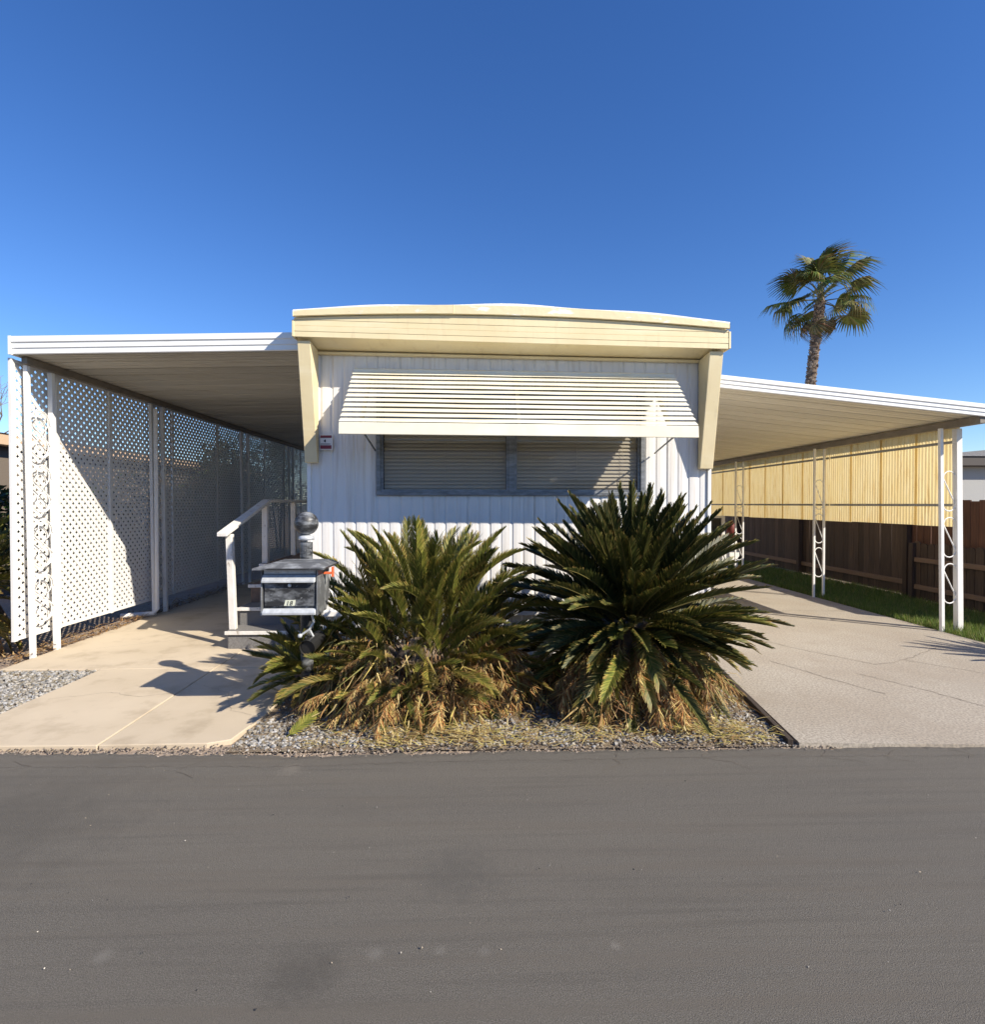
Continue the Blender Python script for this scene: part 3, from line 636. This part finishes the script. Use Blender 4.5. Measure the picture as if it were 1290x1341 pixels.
# black cylinder lamp hung under the mailbox
sp = thing('spotlight', 'black cylindrical spotlight with pale bent arm clamped below the mailbox', 'lamp', (-1.25, 4.1, .45))
c0, c1 = Vector((-1.235, 4.05, .545)), Vector((-1.21, 4.28, .575))
part('housing', MB().tube([c0, c1], [.058, .050], 18, cap=False).tube([c0 + Vector((0, .02, 0)), c1], [.050, .044], 18), M['black'], sp)
part('arm', MB().tube([(-1.30, 4.12, .625), (-1.24, 4.12, .665), (-1.205, 4.12, .72), (-1.22, 4.12, .785)], .009, 8), M['silver'], sp)
part('knob', MB().lathe([(0, -.016), (.014, -.012), (.017, 0), (.014, .012), (0, .016)], (-1.305, 4.11, .622), 12), M['silver'], sp, smooth=True)
part('arm_brace', MB().tube([(-1.24, 4.13, .665), (-1.215, 4.15, .60)], .008, 8), M['silver'], sp)

# ------------------------------------------------------------------ fronds
def frond_mesh(name, Lf, droop, n, ll, seed, kind, cut=1.0, fold=.5, curlz=0):
    r = random.Random(seed); mb = MB(); K = 14; pts = []; tg = []; p = Vector((0, 0, 0))
    for i in range(K + 1):
        u = i / K; a = -droop * u ** 1.4; d = Vector((math.cos(a), 0, math.sin(a))); pts.append(p.copy()); tg.append(d); p = p + d * (Lf / K)
    def at(u):
        f = min(u, .9999) * K; i = int(f); w = f - i
        return pts[i].lerp(pts[i + 1], w), tg[i].lerp(tg[i + 1], w).normalized()
    G = {'green': [(.125, .14, .026), (.165, .17, .030), (.085, .105, .020), (.22, .20, .04)], 'dark': [(.052, .062, .015), (.072, .080, .019), (.040, .050, .012), (.105, .10, .025)],
         'yellow': [(.13, .135, .022), (.20, .17, .035), (.08, .10, .018), (.30, .215, .06)], 'dead': [(.38, .235, .085), (.30, .145, .045), (.46, .33, .13), (.18, .09, .035), (.54, .42, .18), (.40, .17, .05), (.33, .27, .07)]}[kind]
    stem = {'green': (.13, .12, .03), 'dark': (.12, .10, .03), 'yellow': (.30, .23, .06), 'dead': (.28, .16, .07)}[kind]
    n0 = len(mb.v); mb.tube([at(cut * i / 8)[0] for i in range(9)], [.0075 * (1 - .7 * i / 8) for i in range(9)], 4); mb.c += [stem] * (len(mb.v) - n0)
    for i in range(n):
        u = .10 + .90 * i / n
        if u > cut: break
        P0, T = at(u); Nn = Vector((-T.z, 0, T.x)); env = min(1, .35 + 2.2 * (u - .08)) * (1 - max(0, u - .55) ** 1.5 * 1.9)
        for s in (-1, 1):
            if kind == 'dead' and r.random() < .3: continue
            ang = (1.0 - .58 * u) + r.uniform(-.10, .10) + (r.uniform(-.6, .55) if kind == 'dead' else 0)
            fo = fold + r.uniform(-.15, .15) - (r.uniform(.2, 1.3) if kind == 'dead' else 0)
            S = Vector((0, s, 0)); D = (T * math.cos(ang) + (S * math.cos(fo) + Nn * math.sin(fo)) * math.sin(ang)).normalized()
            l = ll * env * (r.uniform(.85, 1.08) if kind != 'dead' else r.uniform(.5, 1.15)); w = .0044 if kind != 'dead' else .0040
            wv = (T - D * T.dot(D)).normalized() * w; tipd = (Vector((0, 0, -1)) if kind != 'dead' else Vector((r.gauss(0, .4), r.gauss(0, .4), -.8))) * l * (.10 if kind != 'dead' else .9 * r.random())
            a = P0; m1 = P0 + D * l * .5 + tipd * .25; m2 = P0 + D * l * .85 + tipd * .7; e = P0 + D * l + tipd
            c = r.choice(G); k = r.uniform(.8, 1.25); c = tuple(q * k for q in c); tc = c
            if kind in ('yellow',) or (kind == 'green' and r.random() < .6) or (kind == 'dark' and r.random() < .3): tc = r.choice([(.50, .38, .12), (.38, .30, .07), (.42, .23, .07)])
            nv = len(mb.v)
            mb.v += [tuple(q) for q in (a - wv * .7, a + wv * .7, m1 - wv * 1.1, m1 + wv * 1.1, m2 - wv * .75, m2 + wv * .75, e)]
            mb.f += [(nv, nv + 1, nv + 3, nv + 2), (nv + 2, nv + 3, nv + 5, nv + 4), (nv + 4, nv + 5, nv + 6)]
            mb.c += [c, c, c, c, tuple((x + y_) / 2 for x, y_ in zip(c, tc)), tuple((x + y_) / 2 for x, y_ in zip(c, tc)), tc]
    return mb.mesh(name, M['deadfrond'] if kind == 'dead' else M['frond'])
GR = [frond_mesh('frond', 1.0, .45 + .12 * i, 104, .19, i, 'green', cut=c, fold=.6 + .06 * i) for i, c in enumerate((.95, .78, 1, .70, .86, 1))]
DK = [frond_mesh('frond', 1.0, .20 + .10 * i, 118, .135, 20 + i, 'dark', cut=c, fold=.75) for i, c in enumerate((1, 1, .88, 1, .94))]
YE = [frond_mesh('frond', 1.0, .6 + .15 * i, 96, .17, 40 + i, 'yellow', cut=c, fold=.5) for i, c in enumerate((.68, .82, .6, .9))]
DE = [frond_mesh('dead_frond', 1.0, .5 + .28 * i, 110, .18, 60 + i, 'dead', cut=c, fold=.1) for i, c in enumerate((.9, .75, 1, .8, .66, .95, .85))]
def put_frond(parent, me, base, phi, el, sc, roll=0, name='frond'):
    Mx = Matrix.Translation(base) @ Matrix.Rotation(phi, 4, 'Z') @ Matrix.Rotation(-el, 4, 'Y') @ Matrix.Rotation(roll, 4, 'X') @ Matrix.Scale(sc, 4)
    return inst(name, me, parent, Mx)
def dry_tangle(parent, cx, cy, ax, ay, z0, z1, n, seed):
    # dry leaflets hanging and tangled in the skirt of old fronds
    r = random.Random(seed); mb = MB()
    for _ in range(n):
        z = z0 + (z1 - z0) * r.random() ** 1.3; u = 1 - .35 * (z - z0) / (z1 - z0); phi = r.uniform(0, 6.28); f = r.uniform(.6, 1.06) * u
        p = Vector((cx + ax * math.cos(phi) * f, cy + ay * math.sin(phi) * f, z)); l = r.uniform(.07, .22); w = r.uniform(.0025, .006)
        d = Vector((math.cos(phi) * .5 + r.gauss(0, .55), math.sin(phi) * .5 + r.gauss(0, .55), -1.0 + r.gauss(0, .55))).normalized()
        e = Vector((r.gauss(0, .35), r.gauss(0, .35), -.6 * r.random())) * l; sd = d.cross(Vector((r.gauss(0, 1), r.gauss(0, 1), r.gauss(0, 1)))).normalized() * w
        a, b, c = p, p + d * l * .55 + e * .2, p + d * l + e
        if c.z < .0: c.z = r.uniform(0, .03)
        if b.z < .01: b.z = r.uniform(.01, .05)
        k = r.uniform(.75, 1.2); cc = r.choice([(.40, .29, .12), (.52, .41, .18), (.30, .17, .06), (.22, .12, .05), (.46, .36, .10), (.36, .19, .06), (.20, .19, .05)])
        mb.add([a - sd, a + sd, b + sd, b - sd, c], [(0, 1, 2, 3), (3, 2, 4)], tuple(q * k for q in cc))
    part('dry_leaflets', mb, M['straw'], parent, kind='stuff')
def cycad(label, cx, cy, cz, size, sets, limits, seed, caudex=.16, avoid=False):
    r = random.Random(seed); t_ = thing('cycad', label, 'cycad', (cx, cy, 0), 'cycads in front of the home')
    mb = MB(); prof = [(.0, -.04), (caudex * 1.05, -.04), (caudex * 1.1, cz * .35), (caudex, cz * .7), (caudex * .6, cz + .02), (0, cz + .06)]
    mb.lathe(prof, (cx, cy, 0), 18)
    for _ in range(170):
        a = r.uniform(0, 6.28); z = r.uniform(0, cz); q = caudex * 1.04
        B = Matrix.Translation((cx + q * math.cos(a), cy + q * math.sin(a), z)) @ Matrix.Rotation(a, 4, 'Z') @ Matrix.Rotation(-.7, 4, 'Y')
        mb.box(-.02, .06, -.018, .018, -.008, .008, B)
    part('trunk', mb, M['bark'], t_)
    for (n, els, scs, meshes, dz, rr, name) in sets:
        for i in range(n):
            phi = 2.399963 * i + r.uniform(-.35, .35); el = R(r.uniform(*els)); sc = size * r.uniform(*scs)
            ch = math.cos(el)
            fr_, bk, lf, rt = limits      # reach allowed towards road, wall, left, right
            d = Vector((math.cos(phi), math.sin(phi)))
            lim = 1 / math.sqrt((d.x / (rt if d.x > 0 else lf)) ** 2 + (d.y / (bk if d.y > 0 else fr_)) ** 2)
            lim = max(lim - rr * .75, .22)
            sc = min(sc, lim / max(ch * .92, .05)) if el > -.3 else min(sc, lim / max(ch * .9, .35))
            if avoid:            # keep clear of the mailbox
                for q in (.55, .75, .95):
                    if cx + d.x * (rr * .75 + q * sc * ch) < -.98 and cy + d.y * (rr * .75 + q * sc * ch) < 4.55 and cz + math.sin(el) * q * sc > .62: sc = min(sc, max(.5 - rr * .75, .2) / max(abs(d.x) * ch, .1))
            b = (cx + rr * d.x * r.uniform(.45, 1), cy + rr * d.y * r.uniform(.45, 1), cz + dz * r.uniform(.2, 1))
            put_frond(t_, r.choice(meshes), b, phi, el, sc, r.uniform(-.35, .35), name)
    return t_
def clump(label, cx, cy, ax, ay, h, ngreen, ndead, seed):
    r = random.Random(seed); t_ = thing('cycad', label, 'cycad', (cx, cy, 0), 'cycads in front of the home')
    mb = MB(); mb.lathe([(0, -.04), (.22, -.04), (.23, h * .25), (.18, h * .42), (.08, h * .54), (0, h * .56)], (cx, cy, 0), 18)
    for _ in range(260):
        a = r.uniform(0, 6.28); z = r.uniform(0, h * .4); q = .22
        mb.box(-.02, .08, -.018, .018, -.008, .008, Matrix.Translation((cx + q * math.cos(a), cy + q * math.sin(a), z)) @ Matrix.Rotation(a, 4, 'Z') @ Matrix.Rotation(-.7, 4, 'Y'))
    part('trunk', mb, M['bark'], t_)
    for k in range(ngreen + ndead):
        dead = k >= ngreen; n = ndead if dead else ngreen; i = k - ngreen if dead else k
        hz = (.02 + .50 * (i + .5) / n) if dead else (.20 + .80 * (i + .5) / n); phi = 2.399963 * i + r.uniform(-.4, .4); c_ = math.sqrt(max(0, 1 - (hz * hz if dead else hz ** 3.2)))
        d = Vector((c_ * math.cos(phi), c_ * math.sin(phi))); f = r.uniform(.60, 1.0) if not dead else r.uniform(.6, 1.08)
        b = Vector((cx + ax * d.x * f, cy + ay * d.y * f, h * hz * r.uniform(.85, 1.0) + .02))
        az = math.atan2(d.y * ax, d.x * ay) + r.gauss(0, .35 if not dead else .6)
        if dead: el = R(r.uniform(-45, 32)); sc = r.uniform(.36, .66); me = r.choice(GR[:4] + YE) if i % 5 == 0 else r.choice(DE)
        else:
            el = R(min(89, 8 + 62 * hz + r.uniform(-8, 20))); sc = r.uniform(.58, .78); me = r.choice(GR * 3 + YE if hz > .45 else GR + YE * 2)
        if d.y < 0: sc *= 1 - .20 * abs(d.y)
        e = b + Vector((math.cos(az) * math.cos(el), math.sin(az) * math.cos(el), math.sin(el))) * sc
        if e.x < -.97 and e.y < 4.6 and e.z > .60: sc *= .55; az += .5 if d.y > 0 else -.2
        put_frond(t_, me, b, az, el, sc, r.uniform(-.4, .4), 'dead_frond' if me in DE else 'frond')
    return t_
ca = clump('broad yellow-green many-headed cycad with browned lower fronds beside the mailbox', -.46, 4.54, .66, .54, .90, 250, 240, 6)
dry_tangle(ca, -.45, 4.48, 1.0, .72, .02, .62, 1900, 71)
cb = cycad('upright dark cycad with long straight fronds beside the driveway edging', 1.28, 4.50, .64, .94,
      [(62, (55, 88), (1.0, 1.15), DK, .08, .10, 'frond'), (88, (22, 60), (1.0, 1.2), DK, .02, .14, 'frond'), (84, (-8, 28), (.85, 1.2), DK * 3 + GR[:3] + YE, -.12, .18, 'frond'),
       (64, (-42, 6), (.6, .95), GR[:4] + YE * 2 + DK[:3], -.28, .32, 'frond'), (110, (-40, 8), (.45, .72), DE, -.50, .42, 'dead_frond'), (110, (-70, -14), (.35, .6), DE, -.30, .48, 'dead_frond')], (.86, 1.1, .98, 1.08), 8, .2)
dry_tangle(cb, 1.28, 4.46, .86, .70, .02, .50, 1500, 72)
cycad('small dark cycad offshoot at the foot of the mailbox post', -1.36, 4.55, .22, .62,
      [(16, (45, 80), (.8, 1), GR, .02, .04, 'frond'), (26, (5, 45), (.8, 1.05), GR + DK[:2], 0, .05, 'frond'), (16, (-18, 5), (.6, .9), GR[:2] + YE, -.05, .06, 'frond')], (.55, .45, .5, .6), 13, .07)
cycad('low cycad at the right border of the driveway, shown only by its frond shadow', 6.45, 5.05, .30, .85,
      [(14, (40, 75), (.8, 1), DK, .02, .04, 'frond'), (30, (5, 40), (.9, 1.1), DK, 0, .05, 'frond')], (1, 1, .9, 1), 17, .10)
cycad('yellow-green cycad outside the lattice at the left picture edge', -5.45, 5.95, .75, 1.0,
      [(20, (45, 85), (.8, 1), GR, .02, .06, 'frond'), (30, (0, 45), (.9, 1.1), GR + YE, 0, .1, 'frond'), (40, (-60, -5), (.5, .9), DE + YE, -.4, .14, 'dead_frond')], (.9, .9, .9, .62), 19)
# cut frond ends lying on the ground
def fallen(label, loc, phi, el, sc, me, roll):
    o = put_frond(None, me, loc, phi, el, sc, roll, 'fallen_frond'); tag(o, label, 'frond', 'cut fronds on the ground')
stub = frond_mesh('fallen_frond', .5, .1, 46, .13, 91, 'yellow', fold=.1)
stubg = frond_mesh('fallen_frond', .5, .1, 50, .15, 92, 'green', fold=.1)
fallen('bright green cut frond end on the gravel near the walkway corner', (-1.30, 3.80, .0), R(55), R(20), .55, stubg, .5)
fallen('pale cut frond end lying in the shade below the mailbox', (-1.62, 4.62, .03), R(150), R(8), .4, stub, .3)
# straw litter
mb = MB()
cl_ = [(random.uniform(-1.1, 1.9), random.uniform(3.64, 3.9)) for _ in range(26)]
for _ in range(2000):
    x = random.uniform(-1.2, 1.95); y = 3.63 + abs(random.gauss(0, .22)); q = random.random()
    if q < .75: qx, qy = random.choice(cl_); x = qx + random.gauss(0, .13); y = max(3.60, qy + random.gauss(0, .06))
    if x < -.7 and q < .6: continue
    if .15 < x < .75 and q < .35: continue
    a = random.gauss(0, .8) + (math.pi if q < .5 else 0); l = random.uniform(.04, .13); w = random.uniform(.002, .0045); z = random.uniform(-.005, .045) * (1 if y > 3.7 else .4)
    d = Vector((math.cos(a), math.sin(a) * .7, random.uniform(-.15, .3))) * l; s = Vector((-math.sin(a), math.cos(a), 0)) * w
    p = Vector((x, y, z)); c = random.choice([(.52, .41, .17), (.42, .30, .11), (.60, .50, .25), (.33, .20, .08), (.5, .43, .12)])
    mb.add([p - s, p + s, p + d * .5 + s + Vector((0, 0, .006)), p + d * .5 - s + Vector((0, 0, .006)), p + d], [(0, 1, 2, 3), (3, 2, 4)], c)
part('dry_litter', mb, M['straw'], label='dry yellow leaf litter along the front of the two cycads', cat='leaf litter', kind='stuff')
mb = MB()
for _ in range(1500):
    y = random.uniform(5.6, 11); x = -4.66 - abs(random.gauss(0, .16)) + .06; a = random.uniform(0, 6.28); l = random.uniform(.03, .10); w = random.uniform(.004, .012)
    d = Vector((math.cos(a), math.sin(a), random.uniform(-.2, .5))) * l; s = Vector((-math.sin(a), math.cos(a), .2)) * w; p = Vector((x, y, random.uniform(-.02, .06)))
    mb.add([p - s, p + s, p + d + s * .3, p + d - s * .3], [(0, 1, 2, 3)], random.choice([(.34, .20, .08), (.22, .12, .05), (.45, .30, .13), (.14, .08, .04)]))
part('dry_leaves', mb, M['straw'], label='dry brown leaves collected under the lattice screen', cat='leaf litter', kind='stuff')

# ------------------------------------------------------------------ shrubs, palm, bare tree
def shrub(label, cx, cy, rx, ry, h, seed, n=2600, cs=((.035, .055, .016), (.05, .08, .02), (.025, .04, .012))):
    r = random.Random(seed); t_ = thing('shrub', label, 'shrub', (cx, cy, 0), 'shrubs behind the lattice')
    lumps = [(cx + r.uniform(-.6, .6) * rx, cy + r.uniform(-.6, .6) * ry, h * r.uniform(.3, .82), r.uniform(.3, .5)) for _ in range(12)]
    mb = MB()
    for _ in range(n):
        L_ = r.choice(lumps); v = Vector((r.gauss(0, 1), r.gauss(0, 1), r.gauss(0, 1))).normalized() * r.uniform(.55, 1.08) * L_[3]
        p = Vector((L_[0] + v.x * rx, L_[1] + v.y * ry, max(.05, L_[2] + v.z * h * .4)))
        a = Vector((r.gauss(0, 1), r.gauss(0, 1), r.gauss(0, .7))).normalized() * .07; b = a.cross(Vector((r.gauss(0, 1), r.gauss(0, 1), r.gauss(0, 1)))).normalized() * .026
        mb.add([p - a, p + b, p + a, p - b], [(0, 1, 2, 3)], tuple(q * r.uniform(.7, 1.3) for q in r.choice(cs)))
    part('crown', mb, M['leaf'], t_)
    mb = MB()
    for _ in range(5): 
        L_ = r.choice(lumps); mb.tube([(cx + r.uniform(-.1, .1), cy + r.uniform(-.1, .1), -.04), ((cx + L_[0]) / 2, (cy + L_[1]) / 2, L_[2] * .5), L_[:3]], [.03, .022, .01], 6)
    part('trunk', mb, M['bark'], t_)
shrub('dark leafy shrub behind the lattice nearest the road', -6.1, 7.3, .8, 1.0, 2.35, 31)
shrub('dense green shrub behind the second lattice bay', -6.4, 9.8, .9, 1.2, 2.2, 32)
shrub('sunlit yellow-green shrub behind the lattice halfway along the patio', -6.0, 12.2, .8, 1.1, 2.5, 33, cs=((.10, .13, .03), (.15, .17, .04), (.06, .09, .02)))
shrub('far green shrub behind the last lattice panels', -6.3, 15.2, .9, 1.3, 2.4, 34)
shrub('tall dark shrub behind the third patio column', -6.6, 14.0, 1.0, 1.6, 3.7, 35, 3600)
shrub('tallest leafy shrub at the far end of the lattice', -6.5, 18.5, 1.1, 2.2, 4.2, 36, 4200)
pt = thing('palm_tree', 'tall fan palm with leaning scaly trunk behind the carport', 'palm tree', (11.9, 20, 0))
path = [(11.75, 20, -.1), (12.0, 20, 2.2), (12.2, 20, 4.4), (12.38, 20, 6.2), (12.56, 20, 7.8), (12.70, 20, 9.0), (12.74, 20, 9.4)]
mb = MB().tube(path, [.30, .22, .18, .16, .15, .16, .10], 16); tr = part('trunk', mb, M['bark'], pt, smooth=True)
mb = MB()
def on_path(z):
    for a, b in zip(path, path[1:]):
        if a[2] <= z <= b[2]: w = (z - a[2]) / (b[2] - a[2]); return Vector(a).lerp(Vector(b), w)
    return Vector(path[-1])
for i in range(900):
    z = random.uniform(3.0, 9.0); a = random.uniform(0, 6.28); c = on_path(z); q = .145
    B = Matrix.Translation((c.x + q * math.cos(a), c.y + q * math.sin(a), z)) @ Matrix.Rotation(a, 4, 'Z') @ Matrix.Rotation(-1.0 + random.uniform(-.3, .3), 4, 'Y')
    l = random.uniform(.04, .09); mb.box(-.03, l, -.04, .04, -.012, .012, B)
    mb.c += [random.choice([(.30, .22, .16), (.20, .14, .10), (.40, .33, .27), (.12, .085, .06)])] * 8
part('leaf_bases', mb, M['deadfrond'], tr, kind='stuff')
def fan_mesh(seed, droop, dead=False):
    r = random.Random(seed); mb = MB(); Lp = 1.0
    pp = [Vector((Lp * u, 0, .12 * math.sin(u * 2.2) - .10 * u * u)) for u in (0, .25, .5, .75, 1)]
    n0 = 0; mb.tube(pp, [.028, .022, .018, .015, .012], 5); mb.c += [(.16, .15, .05)] * len(mb.v)
    H = pp[-1]; ns = 34
    cs = [(.10, .08, .03), (.2, .15, .07)] if dead else [(.095, .11, .025), (.13, .135, .032), (.07, .085, .02), (.19, .175, .05)]
    for i in range(ns):
        a = R(-115 + 230 * i / (ns - 1)); l = (.95 - .22 * abs(a) / 2) * r.uniform(.9, 1.05); c = tuple(q * r.uniform(.8, 1.25) for q in r.choice(cs))
        d = Vector((math.cos(a), math.sin(a), 0)); up = .16 * abs(math.sin(a)); w = Vector((-math.sin(a), math.cos(a), 0))
        P = []
        for u, ww in ((0, .004), (.35, .032), (.65, .034), (.85, .014), (1, .004)):
            dz = up * u - droop * max(0, u - .5) ** 1.5 * l * (1 + .5 * r.random()); x = u * (1 - droop * .18 * max(0, u - .5))
            q = H + d * l * x + Vector((0, 0, dz)); P += [q - w * ww + Vector((0, 0, .014 * (ww > .02))), q + w * ww - Vector((0, 0, .014 * (ww > .02)))]
        mb.add(P, [(2 * k, 2 * k + 1, 2 * k + 3, 2 * k + 2) for k in range(4)], c)
    return mb.mesh('fan_frond', M['deadfrond'] if dead else M['frond'])
FN = [fan_mesh(i, .6 + .4 * i) for i in range(4)]; FD = [fan_mesh(9, 2.2, True)]
r = random.Random(3)
for i in range(23):
    u = i / 23; el = R(82 - 112 * u + r.uniform(-8, 8)); phi = 2.399963 * i + r.uniform(-.3, .3)
    put_frond(pt, r.choice(FN), (12.74, 20, 9.32 - .35 * u), phi, el, r.uniform(.92, 1.16), r.uniform(-.7, .7), 'fan_frond')
for i in range(3):
    put_frond(pt, FD[0], (12.70, 20, 8.9), r.uniform(0, 6.28), R(r.uniform(-70, -40)), r.uniform(.6, .8), r.uniform(-.5, .5), 'dead_frond')
bt = thing('bare_tree', 'leafless grey-brown tree above the tan roof at the left edge', 'tree', (-11.3, 12.8, 0))
mb = MB(); tw = MB()
def branch(p, d, l, r_, lev):
    q = p + d * l; (mb if lev < 3 else tw).tube([p, p.lerp(q, .5) + Vector((random.gauss(0, .04), random.gauss(0, .04), 0)) * l, q], [r_, r_ * .85, r_ * .65], 5 if lev < 3 else 3)
    if lev < 6:
        for _ in range(3 if lev < 5 else 2):
            branch(q, (d + Vector((random.gauss(0, .5), random.gauss(0, .5), random.gauss(.12, .35)))).normalized(), l * random.uniform(.62, .82), r_ * .6, lev + 1)
branch(Vector((-11.3, 12.8, -.05)), Vector((.05, 0, 1)), 1.35, .10, 0)
part('trunk', mb, M['bark'], bt); part('crown', tw, M['bark'], bt)

# ------------------------------------------------------------------ neighbouring homes
def home_box(label, x0, x1, y0, y1, h, wallm, trimm, roofm, pitch=.25, wins=()):
    t_ = thing('neighbour_home', label, 'house', ((x0 + x1) / 2, (y0 + y1) / 2, 0))
    part('wall', MB().box(x0, x1, y0, y1, -.03, h), M[wallm], t_)
    part('fascia', MB().box(x0 - .25, x1 + .25, y0 - .25, y1 + .25, h + .003, h + .20), M[trimm], t_, bev=.01)
    part('roof', MB().prism([(x0 - .28, h + .203), (x1 + .28, h + .203), ((x0 + x1) / 2, h + .203 + pitch)], y0 - .28, y1 + .28, 'y'), M[roofm], t_)
    for (axis, s, a, b, z0, z1) in wins:
        if axis == 'y':
            w_ = part('window', MB().box(a, b, s - .03, s - .002, z0, z1), M['alu'], t_); part('pane', MB().box(a + .05, b - .05, s - .036, s - .031, z0 + .05, z1 - .05), M['black'], w_)
        else:
            w_ = part('window', MB().box(s + .002, s + .03, a, b, z0, z1), M['alu'], t_); part('pane', MB().box(s + .031, s + .036, a + .05, b - .05, z0 + .05, z1 - .05), M['black'], w_)
    return t_
home_box('tan trimmed neighbouring home behind the lattice on the left', -13.0, -8.4, 9.2, 22, 2.62, 'brownwall', 'tan', 'roofwhite', wins=(('x', -8.4, 11, 12.4, 1.1, 2.1), ('x', -8.4, 15, 16.4, 1.1, 2.1)))
home_box('grey neighbouring home with grey roof beyond the wooden fence', 9.6, 15.5, 11.5, 16.5, 2.40, 'greywall', 'darktrim', 'shingle', pitch=.3)
oh = home_box('white home across the street seen only in the window reflection', -22, 3.0, -15, -10.5, 3.5, 'white', 'white', 'shingle', wins=(('x', 3.0, -14, -12.4, 1, 2),))  # length and height stretched so the window panes mirror less sky
oc = thing('carport', 'white carport with an added wall across the street seen only in the window reflection', 'carport', (5, -12, 0))
part('roof', MB().box(3.3, 7.6, -15, -10.4, 2.55, 2.72), M['white'], oc)
for x, y in ((3.5, -10.6), (7.4, -10.6), (7.4, -14.8), (3.5, -14.8)): part('post', MB().box(x - .05, x + .05, y - .05, y + .05, -.03, 2.549), M['white'], oc)
part('wall', MB().box(3.4, 16, -15.2, -15.1, -.03, 4.4), M['white'], oc)  # added tall wall behind the carport, keeps sky out of the window reflection

# ------------------------------------------------------------------ small things at the back of the carport
wb = thing('work_table', 'low table with dark top and pale apron at the back of the carport', 'table', (5.55, 12.6, 0))
part('tabletop', MB().box(4.9, 6.02, 12.25, 12.9, .535, .600), M['darktrim'], wb, bev=.006)
part('apron', MB().prism([(4.95, .31), (5.80, .31), (5.92, .35), (5.98, .42), (5.98, .533), (4.95, .533)], 12.28, 12.31, 'y'), M['white'], wb)
for x in (4.98, 5.90):
    for y in (12.34, 12.84): part('leg', MB().box(x, x + .06, y - .03, y + .03, -.02, .533), M['white'], wb)
tv = thing('framed_screen', 'dark screen in a pale frame standing on the low table', 'screen', (5.4, 12.5, .6))
part('frame', MB().box(4.95, 5.70, 12.40, 12.50, .602, .70).box(5.62, 5.70, 12.40, 12.50, .702, 1.28).box(4.95, 5.03, 12.40, 12.50, .702, 1.28).box(4.95, 5.70, 12.40, 12.50, 1.282, 1.33), M['white'], tv)
part('screen', MB().box(5.032, 5.618, 12.43, 12.47, .703, 1.278), M['black'], tv)
cn = thing('canister', 'red canister with white base standing on the low table', 'canister', (5.86, 12.45, .6))
part('base', MB().lathe([(0, 0), (.07, 0), (.07, .20), (0, .20)], (5.86, 12.45, .602), 14), M['white'], cn)
part('body', MB().lathe([(0, .202), (.09, .21), (.095, .48), (.06, .58), (.03, .62), (0, .62)], (5.86, 12.45, .602), 14), M['red'], cn, smooth=True)
